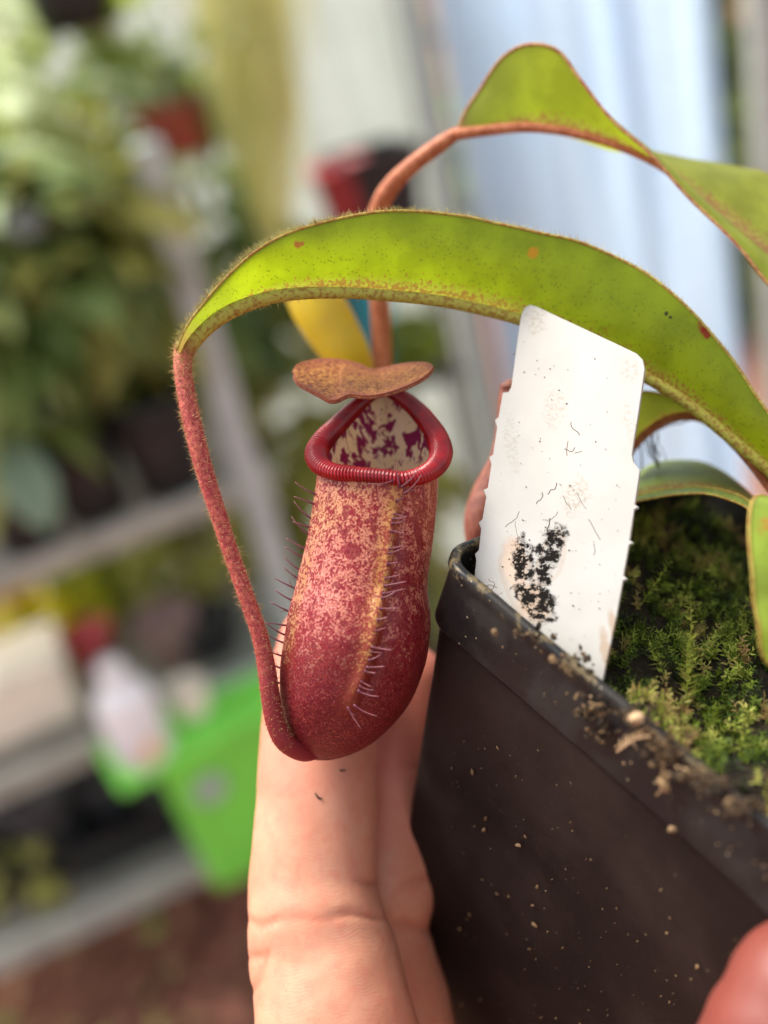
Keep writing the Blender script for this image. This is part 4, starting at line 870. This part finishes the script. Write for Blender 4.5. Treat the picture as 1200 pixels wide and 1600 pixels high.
# fine down on lid edges and body
g = Geo(); rr = random.Random(31)
hairs_along(g, up_, lambda i, p: cdir(0, 1, .1), 320, (.00012, .00032), .00003, rr, .5); hairs_along(g, up_[44:60], lambda i, p: cdir(0, 1, .1), 60, (.0003, .0006), .00002, rr, .6)
hairs_along(g, lo_, lambda i, p: cdir(0, -1, .3), 160, (.0001, .00022), .00003, rr, .5)
g.hair(F(581, 576, .0172), cdir(.25, 1, 0), .0018, .00004, a=0); g.hair(F(584, 578, .0172), cdir(-.5, .7, .1), .001, .00004, a=0); g.hair(F(577, 578, .0172), cdir(-.9, .4, .1), .0009, .00004, a=0)
h = g.build('lid_hair', HAIR, pit, False); h['kind'] = 'stuff'
# fringe elements along the two wings
def fringe(px, py, w, dx, dy, dz, L, thick=.00015):
    base = F(px, py, w); d = cdir(dx, dy, dz).normalized(); side = cdir(-dy, dx, 0).normalized()
    cur = rr.uniform(-.08, .38) * L; n = 7; path = [base - d * .0004 + d * (L + .0004) * k / n + side * cur * -1 * (k / n) ** 2 * (1 if dx < 0 else -1) for k in range(n + 1)]
    g = Geo(); g.tube(path, [thick * interp([(0, 2.2), (.12, 1.25), (.5, .85), (.85, .6), (1, .55)], k / n)[0] for k in range(n + 1)], 6, True, [k / n for k in range(n + 1)])
    if rr.random() < .45: g.hair(path[2], (d + side * rr.choice((-1, 1)) * .9), L * .35, thick * .5, a=.6)
    g.build('fringe_hair', WINGHAIR, pit)
yy = 772
while yy < 1085:
    l = interp([(q[0], q[1], q[2]) for q in ysm], yy)[0]
    fringe(l + 3, yy, .0035, -1, rr.uniform(.35, .62) if yy < 960 else rr.uniform(.15, .4), rr.uniform(0, .35), rr.uniform(.0026, .0038) * (.9 if yy > 1000 else 1)); yy += rr.uniform(11, 24)
yy = 765
while yy < 1108:
    x = interp(ribtab, yy)[0]; pbody, _ = body(yy, -math.degrees(math.acos(max(-1, min(1, (x - sum(interp([(q[0], q[1], q[2]) for q in ysm], yy)) / 2) / ((interp([(q[0], q[1], q[2]) for q in ysm], yy)[1] - interp([(q[0], q[1], q[2]) for q in ysm], yy)[0]) / 2))))))
    fringe(x + 1, yy, pbody[2] - .0004, 1, rr.uniform(-.30, .45) if yy < 1060 else rr.uniform(-.9, -.3), rr.uniform(.05, .45), rr.choice((.0012, .0017, .0022, .0026, .0030)) * (.7 if yy < 860 else 1), rr.uniform(.00010, .00016)); yy += rr.choice((7, 12, 17, 22, 27))
for (x, y, dx, dy) in ((545, 1108, .5, -1), (556, 1104, 1, -.8), (612, 752, -1, -.5), (624, 757, -.25, 1.4), (628, 760, 1, .5), (634, 770, 1, .6)):
    fringe(x, y, -.0042, dx, dy, .3, .0032, .00010)

# ---- second leaf behind, turned to show its upper side on the right
def W2(x): return interp([(700, .034), (900, .030), (1050, .026), (1300, .020)], x)[0]
mid2 = [(712, 209), (760, 203), (820, 198), (880, 204), (940, 219), (985, 236), (1035, 262), (1085, 303), (1140, 350), (1200, 398), (1280, 470), (1330, 560)]
near2 = [(714, 207), (728, 172), (748, 142), (778, 98), (812, 74), (848, 70), (878, 84), (905, 122), (955, 185), (1010, 236), (1060, 290), (1120, 350), (1162, 396), (1205, 448), (1290, 530), (1335, 575)]
far2 = [(713, 210), (760, 204), (820, 204), (880, 212), (930, 228), (965, 238), (1000, 238), (1035, 243), (1100, 251), (1160, 261), (1210, 277), (1290, 360), (1332, 545)]
m3 = [(x, y, W2(x)) for x, y in mid2]; n3 = [(x, y, W2(x) - interp([(714, 0), (850, .007), (1200, .006)], x)[0]) for x, y in near2]; f3 = [(x, y, W2(x) + interp([(714, .0005), (850, .008), (1000, .012), (1300, .014)], x)[0]) for x, y in far2]
LEAFB = leaf_mat('leaf_behind', (.21, .28, .03), (.52, .62, .02), .52, [(F(806, 98, W2(806) - .006), .0014, (.30, .12, .02), None)], (.33, .12, .05), .25, o0=PR, rough=.4)
l2, MID2, NEAR2, FAR2, ROWS2 = leaf('leaf', m3, n3, f3, LEAFB, 110, 12, cdir(0, .001, .002), cdir(0, .002, 0), .0004, 'twisted leaf behind, showing its paler upper side on the right')
m = Mat('rib_red'); o = m.obj(); nn_ = m.noise(o, 900, 3, .6); c1 = m.mix(m.mr(nn_, .4, .62), (.30, .085, .035), (.42, .15, .07))
RIBR = m.done(m.bsdf(color=c1, rough=.55, spec=.3, normal=m.bump(nn_, .4, .0003), sss=.2, ssss=.001, sssr=(1, .4, .2)))
g = Geo(); k2 = 62; g.tube([p + cdir(0, -.0003, .0005) for p in MID2[:k2]], [lerp(.0010, .0004, i / k2) for i in range(k2)], 10); g.build('midrib', RIBR, l2)
m = Mat('margin_red'); o = m.obj(); cR = m.mix(m.mr(m.noise(o, 900, 3, .6), .42, .6), (.36, .20, .07), (.25, .08, .04)); MARR = m.done(m.bsdf(color=cR, rough=.6, spec=.3))
g = Geo(); g.tube(NEAR2, .00028, 6); g.build('margin', MARR, l2)
g = Geo(); rr = random.Random(5); hairs_along(g, NEAR2, lambda i, p: cdir(-.3, 1, .2), 500, (.0003, .0008), .000036, rr, .5); hairs_along(g, MID2[:60], lambda i, p: cdir(0, -1, .2), 200, (.0003, .0007), .000036, rr, .5)
h = g.build('leaf_hair', HAIR, l2, False); h['kind'] = 'stuff'
g = Geo(); tb = catmull([(716, 207, .034, 10), (690, 224, .035, 12), (652, 252, .037, 13), (617, 284, .040, 14), (597, 315, .043, 15), (588, 350, .047, 15.5), (589, 410, .052, 15.5), (593, 470, .056, 15.5), (596, 530, .058, 15.5), (596, 575, .058, 15), (585, 598, .057, 14), (568, 600, .056, 13), (556, 585, .056, 12)], 80)
g.tube([F(*p[:3]) for p in tb], [p[3] * mpp(p[2]) for p in tb], 12); t2 = g.build('tendril', RIBR, plant); t2['label'] = 'smooth orange red tendril of the leaf behind'
# young yellow pitcher on that tendril, behind
m = Mat('young_pitcher'); o = m.obj(); c = m.mix(m.mr(m.noise(o, 150, 3), .35, .7), (.62, .46, .02), (.55, .40, .05)); YM = m.done(m.translucent(m.bsdf(color=c, rough=.5, spec=.3), c, .35))
def lathe_path(g, path, nseg=28, flat=1.0):
    g.tube([F(*p[:3]) for p in path], [p[3] * mpp(p[2]) for p in path], nseg)
g = Geo(); lathe_path(g, catmull([(588, 606, .056, 6), (570, 590, .056, 20), (548, 560, .055, 34), (522, 520, .055, 41), (497, 478, .055, 43), (474, 432, .056, 40), (455, 400, .057, 36), (450, 392, .057, 30)], 60)); yp = g.build('young_pitcher', YM, plant); yp['label'] = 'young yellow pitcher, unmarked, hanging behind the red one'
g = Geo(); g.tube([F(440, 385, .057), F(452, 378, .057), F(468, 372, .058)], [.0022, .0042, .0016], 14, flat=.4); g.build('lid', YM, yp)
# brown pitcher hidden behind the label
g = Geo(); lathe_path(g, catmull([(752, 900, .026, 10), (756, 880, .026, 20), (762, 850, .026, 35), (768, 812, .025, 43), (778, 772, .025, 40), (792, 725, .024, 30), (800, 680, .024, 27), (806, 640, .024, 29), (812, 612, .024, 31)], 60))
m = Mat('brown_pitcher'); o = m.obj(); nn_ = m.noise(m.obj((900, 900, 250)), 1, 3, .6); c = m.mix(m.mr(nn_, .4, .65), (.20, .055, .035), (.32, .11, .07)); BPM = m.done(m.bsdf(color=c, rough=.5, spec=.35, normal=m.bump(nn_, .3, .0003), sss=.1, ssss=.001, sssr=(1, .4, .2)))
bp = g.build('brown_pitcher', BPM, plant); bp['label'] = 'plain brownish red pitcher half hidden behind the white label'
g = Geo(); g.tube([F(786, 604, .022), F(800, 601, .023), F(830, 606, .025), F(848, 612, .026)], [.0008, .0018, .0018, .0006], 10, flat=.5); g.build('lid', BPM, bp)

# ---- leaves low on the right
SA = leaf_mat('leaf_low', (.14, .17, .03), (.30, .33, .03), .40, (), (.30, .12, .04), .3, o0=PR, rough=.45)
def simple_leaf(mid, near, far, mat, label, bn=Vector(), bf=Vector(), rib=.0008, hairn=150, mm=None, nu=70):
    o, M_, N_, F_, R_ = leaf('leaf', mid, near, far, mat, nu, 8, bn, bf, .0004, label)
    g = Geo(); g.tube([p + cdir(0, -.0002, .0003) for p in M_], rib, 8); g.build('midrib', mm or RIBR, o)
    g = Geo(); g.tube(N_, .0002, 5); g.build('margin', MARM, o)
    g = Geo(); hairs_along(g, N_, lambda i, p: cdir(0, 1, .2), hairn, (.0004, .0011), .000038, rr, .5); h = g.build('leaf_hair', HAIRG, o, False); h['kind'] = 'stuff'
    return o
simple_leaf([(968, 720, .027), (985, 700, .027), (1008, 676, .027), (1040, 655, .026), (1078, 648, .025), (1112, 660, .023), (1145, 690, .021), (1175, 725, .018), (1225, 790, .014), (1250, 830, .010)],
            [(966, 718, .026), (975, 660, .024), (990, 618, .022), (1015, 612, .021), (1045, 620, .020), (1085, 639, .019), (1130, 664, .018), (1172, 698, .016), (1222, 760, .012), (1252, 822, .009)],
            [(969, 722, .028), (990, 690, .032), (1020, 650, .035), (1060, 632, .036), (1100, 634, .035), (1150, 655, .032), (1190, 690, .028), (1235, 760, .02), (1255, 835, .012)], SA, 'small arched leaf framing a gap behind the white label', cdir(0, .0006, .001), hairn=90)
simple_leaf([(940, 800, .020), (985, 776, .020), (1040, 763, .019), (1090, 759, .018), (1140, 768, .016), (1172, 784, .014), (1220, 830, .010), (1245, 862, .008)],
            [(942, 806, .016), (990, 786, .015), (1040, 775, .013), (1090, 771, .012), (1135, 779, .010), (1166, 794, .009), (1210, 838, .007), (1242, 866, .006)],
            [(938, 792, .028), (985, 748, .033), (1020, 724, .036), (1060, 718, .037), (1100, 722, .036), (1140, 742, .032), (1176, 775, .026), (1225, 822, .016), (1248, 858, .010)], leaf_mat('leaf_top', (.24, .33, .07), (.36, .46, .03), .35, (), (.30, .12, .04), .2, o0=PR), 'low leaf arching over the moss, upper side in view', cdir(0, -.0005, .001), cdir(0, .0012, .0), rib=.0003, hairn=60, mm=MARM)
g = Geo(); rr = random.Random(44)
for (x, y, ln, an, wg) in ((1005, 685, 60, 1.2, .25), (1010, 682, 58, 1.3, .25), (1016, 678, 62, 1.25, .2), (1022, 674, 60, 1.1, .25), (1000, 690, 50, 1.5, .2), (1027, 668, 50, 1.35, .3), (1020, 676, 46, 1.6, .3), (1014, 668, 95, .35, .55), (1008, 680, 50, 1.0, .3)):
    rootlet(g, x, y, ln, an, wg, rr.uniform(.00007, .00016), lambda px, py: F(px, py, .028), rr.uniform(.3, .8), 9)
rt = g.build('aerial_roots', CRUMBM, plant); rt['kind'] = 'stuff'
# bright leaf drooping at the right edge, red band across
mr_ = [(F(1178, 822, -.020), .0024, (.55, .10, .04), (.35, .6, 1.6)), (F(1180, 806, -.020), .0009, (.30, .04, .05), (.3, .6, 1.4))]
LEAFD = leaf_mat('leaf_bright', (.30, .42, .05), (.52, .68, .07), .5, [(F(1185, 823, -.020), .0016, (.62, .16, .04), tuple((abs(c) * 1.2 + .25) for c in ROT @ Vector((0, 1, .0))))], (.35, .15, .05), .2, o0=PR)
simple_leaf([(1248, 870, .006), (1262, 800, -.006), (1262, 790, -.014), (1258, 850, -.020), (1258, 940, -.022), (1262, 1010, -.022), (1270, 1075, -.020)],
            [(1240, 860, .006), (1205, 785, -.008), (1182, 776, -.017), (1172, 800, -.020), (1171, 840, -.022), (1176, 910, -.023), (1184, 970, -.023), (1196, 1030, -.022), (1262, 1082, -.019)],
            [(1256, 870, .006), (1300, 790, -.006), (1320, 780, -.014), (1335, 850, -.018), (1335, 940, -.02), (1320, 1020, -.02), (1276, 1080, -.018)], LEAFD, 'bright yellow green drooping leaf crossed by a red band', cdir(0, .0, .002), hairn=60)
# short stem carrying the leaves
g = Geo(); g.tube([STEM0 - UP * .004, STEM0 + UP * .004, F(1245, 868, .008), F(1255, 815, .010), F(1290, 740, .012), F(1328, 640, .016), F(1332, 565, .020)], [.003, .003, .0032, .0030, .0027, .0022, .0016], 12); g.build('stem', RIBR, plant)

# ================================================================== HAND
m = Mat('skin'); o = m.obj()
nl = m.noise(o, 90, 4, .6); nm = m.noise(o, 420, 4, .6)
c = m.mix(m.mr(nl, .32, .68), (.50, .21, .13), (.56, .28, .18)); c = m.mix(m.math('MULTIPLY', m.mr(nm, .45, .72), .5), c, (.52, .17, .115)); c = m.mix(m.math('MULTIPLY', m.mr(m.voro(o, 330), .07, .03), .35), c, (.30, .12, .07))
c = m.mix(m.math('MULTIPLY', m.attr('red'), .93), c, m.mix(m.mr(m.attr('red'), .9, 1.0), (.48, .12, .085), (.15, .026, .021))); c = m.mix(m.math('MULTIPLY', m.attr('crease'), .5), c, (.42, .12, .07))  # blood red and shade painted into the skin colour, darkest on the thumb
FD = m.obj(); dst = m.n('VectorMath', {0: o, 1: m.n('VectorMath', {0: m.noise(o, 110, 2, .5, 'Color'), 1: (.0075, .0075, .0075)}, operation='MULTIPLY').outputs[0]}, operation='ADD').outputs[0]
dv = m.n('VectorMath', {0: dst, 1: tuple(cdir(.12, 1, .1))}, operation='DOT_PRODUCT').outputs['Value']
ridge = m.math('SINE', m.math('MULTIPLY', dv, 2 * math.pi / .00046)); cross = m.noise(o, 1500, 2)
hgt = m.math('ADD', m.math('MULTIPLY', ridge, .55), m.math('MULTIPLY', cross, .5))
fold = m.mr(m.voro(m.obj((340, 340, 520)), 1, 'DISTANCE_TO_EDGE'), 0, .10)
b1 = m.bump(m.math('ADD', m.math('MULTIPLY', hgt, m.mr(nl, .3, .7, .4, 1.3)), m.math('MULTIPLY', fold, .8)), .065, .00022); b2 = m.bump(nm, .10, .0006, b1)
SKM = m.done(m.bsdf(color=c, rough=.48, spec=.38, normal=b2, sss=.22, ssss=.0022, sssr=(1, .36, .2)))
def finger(g, pts, n=60, seg=26, flat=.92):
    """pts: px, py, depth offset, half width in mm; round ended"""
    pp = catmull(pts, n); path = [F(*p[:3]) for p in pp]; R_ = [p[3] / 1000 for p in pp]
    L = 0; k = n - 1
    d = (path[-1] - path[-2]).normalized(); r = R_[-1]; e = path[-1]
    for a in (20, 40, 58, 72, 82, 88): path.append(e + d * r * math.sin(rad(a)) * 1.0); R_.append(r * math.cos(rad(a)))
    g.tube(path, R_, seg, True, 0.0, flat, cdir(0, 0, 1))
g = Geo()
finger(g, [(640, 2050, .020, 14), (590, 1850, .012, 13.0), (545, 1680, .010, 12.6), (525, 1600, .011, 12.3), (516, 1545, .013, 12.1), (505, 1490, .015, 11.7), (493, 1435, .016, 10.9), (490, 1385, .018, 10.5), (493, 1290, .020, 10.0), (496, 1200, .0225, 9.9), (500, 1120, .026, 9.7), (504, 1050, .029, 9.2), (505, 1010, .031, 8.2)])
finger(g, [(690, 2050, .034, 13), (660, 1850, .030, 12), (615, 1640, .030, 11.4), (601, 1560, .031, 11.0), (588, 1490, .032, 10.2), (582, 1440, .033, 9.7), (594, 1375, .034, 10.2), (602, 1290, .036, 10.0), (606, 1210, .037, 9.8), (616, 1130, .039, 9.6), (628, 1075, .040, 8.6)])
finger(g, [(760, 2050, .050, 12.5), (750, 1850, .052, 11.5), (735, 1640, .060, 10.8), (745, 1520, .072, 10.2), (780, 1420, .084, 9.8), (830, 1340, .092, 9.2), (880, 1290, .096, 8.2)])
finger(g, [(830, 2060, .062, 11.5), (840, 1880, .068, 10.5), (850, 1720, .080, 9.5), (880, 1600, .092, 9), (930, 1510, .100, 8.2), (980, 1460, .104, 7.2)])
finger(g, [(690, 2250, .010, 17), (860, 2130, -.006, 15.5), (1040, 1960, -.018, 12.8), (1160, 1800, -.025, 11.6), (1225, 1690, -.029, 11.0), (1254, 1610, -.031, 10.6), (1262, 1565, -.031, 9.4)])
# palm and wrist
finger(g, [(700, 3000, .04, 27), (700, 2700, .04, 28), (690, 2450, .036, 30), (690, 2250, .034, 27), (660, 2100, .026, 18)], 40, 30, .62)
finger(g, [(760, 2700, .06, 22), (770, 2400, .058, 26), (780, 2200, .056, 24), (790, 2080, .054, 16)], 40, 30, .7)
me = bpy.data.meshes.new('hand_raw'); me.from_pydata([tuple(v) for v in g.v], [], g.f); ob = bpy.data.objects.new('hand_raw', me); col.objects.link(ob)
rm = ob.modifiers.new('r', 'REMESH'); rm.mode = 'VOXEL'; rm.voxel_size = .00075
sm = ob.modifiers.new('s', 'SMOOTH'); sm.iterations = 14; sm.factor = .5
dg = bpy.context.evaluated_depsgraph_get(); ev = ob.evaluated_get(dg); em = ev.to_mesh()
hv = [v.co.copy() for v in em.vertices]; hn = [v.normal.copy() for v in em.vertices]; hf = [tuple(p.vertices) for p in em.polygons]
ev.to_mesh_clear(); bpy.data.objects.remove(ob)
# skin folds: (from pixel, to pixel, depth, strength, half width m)
CREASES = [((400, 1440), (606, 1428), .006, .00018, .0006), ((392, 1452), (440, 1432), .004, .0003, .0005), ((380, 1498), (420, 1490), .004, .0004, .0005), ((384, 1560), (408, 1530), .004, .0004, .0005), ((406, 1530), (418, 1480), .004, .0003, .0005), ((384, 1436), (402, 1446), .006, .0005, .0006),
           ((520, 1427), (604, 1432), .005, .0004, .0006), ((625, 1390), (690, 1360), .028, .0003, .0010), ((600, 1445), (680, 1452), .026, .0004, .0010), ((630, 1195), (700, 1215), .030, .0004, .0007), ((560, 1380), (594, 1376), .010, .0003, .0006)]
RI = ROT.transposed(); red = []; cre = []
for i, v in enumerate(hv):
    c_ = RI @ (v - CAM); d = -c_.z; px, py = 600 + c_.x / d * FPX, 800 - c_.y / d * FPX; dv = 0; cr = 0
    for (a, b, wd, st, hw) in CREASES:
        if d > DF + .028 and wd < .02 or d < DF + .02 and wd > .02: continue
        ax, ay = a; bx, by = b; t = max(0, min(1, ((px - ax) * (bx - ax) + (py - ay) * (by - ay)) / ((bx - ax) ** 2 + (by - ay) ** 2)))
        q = math.hypot(px - lerp(ax, bx, t), py - lerp(ay, by, t) + 3 * math.sin(px / 14)) * d / FPX
        e = math.exp(-(q / hw) ** 2) * (math.sin(math.pi * (.12 + .76 * t))); dv += st * e; cr = max(cr, e)
    hv[i] = v - hn[i] * dv + hn[i] * .00025 * noise.noise(v * 160)
    r = .45 * sstep(1420, 1120, py) * sstep(.018, .030, d - DF) + 1.0 * sstep(-.012, -.022, d - DF) + .35 * sstep(1330, 1190, py)  # painted by height and depth: flushed, shadowed fingers and the shaded thumb
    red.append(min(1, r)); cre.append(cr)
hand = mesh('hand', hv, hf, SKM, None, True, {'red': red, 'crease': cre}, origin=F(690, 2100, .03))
tag(hand, 'bare hand gripping the black pot, two fingers upright behind the pitcher', 'hand')
for (x, y, an, ln, lab) in ((498, 1248, .6, 15, 'dark curled speck of dirt on the finger pad'), (538, 1204, .05, 12, 'straight dark speck of dirt on the finger just under the pitcher')):
    g = Geo()
    # find the skin under the speck
    best = min((v for v in hv if (RI @ (v - CAM)).z > -(DF + .022)), key=lambda v: (lambda c_: (600 - c_.x / c_.z * FPX - x) ** 2 + (800 + c_.y / c_.z * FPX - y) ** 2)(RI @ (v - CAM)))
    u = cdir(math.cos(an), -math.sin(an), 0); q = best + cdir(0, 0, .00015)
    bend = cdir(0, 1, 0) * (.00035 if an > .3 else .00002)
    L = ln * mpp() / 2; g.tube([q - u * L + bend, q - u * L * .5, q - bend * .3, q + u * L * .5, q + u * L + bend * .8], [.00008, .00014, .00016, .00014, .00006], 5)
    tag(g.build('dirt_speck', CRUMBM, None, origin=q), lab, 'dirt speck')
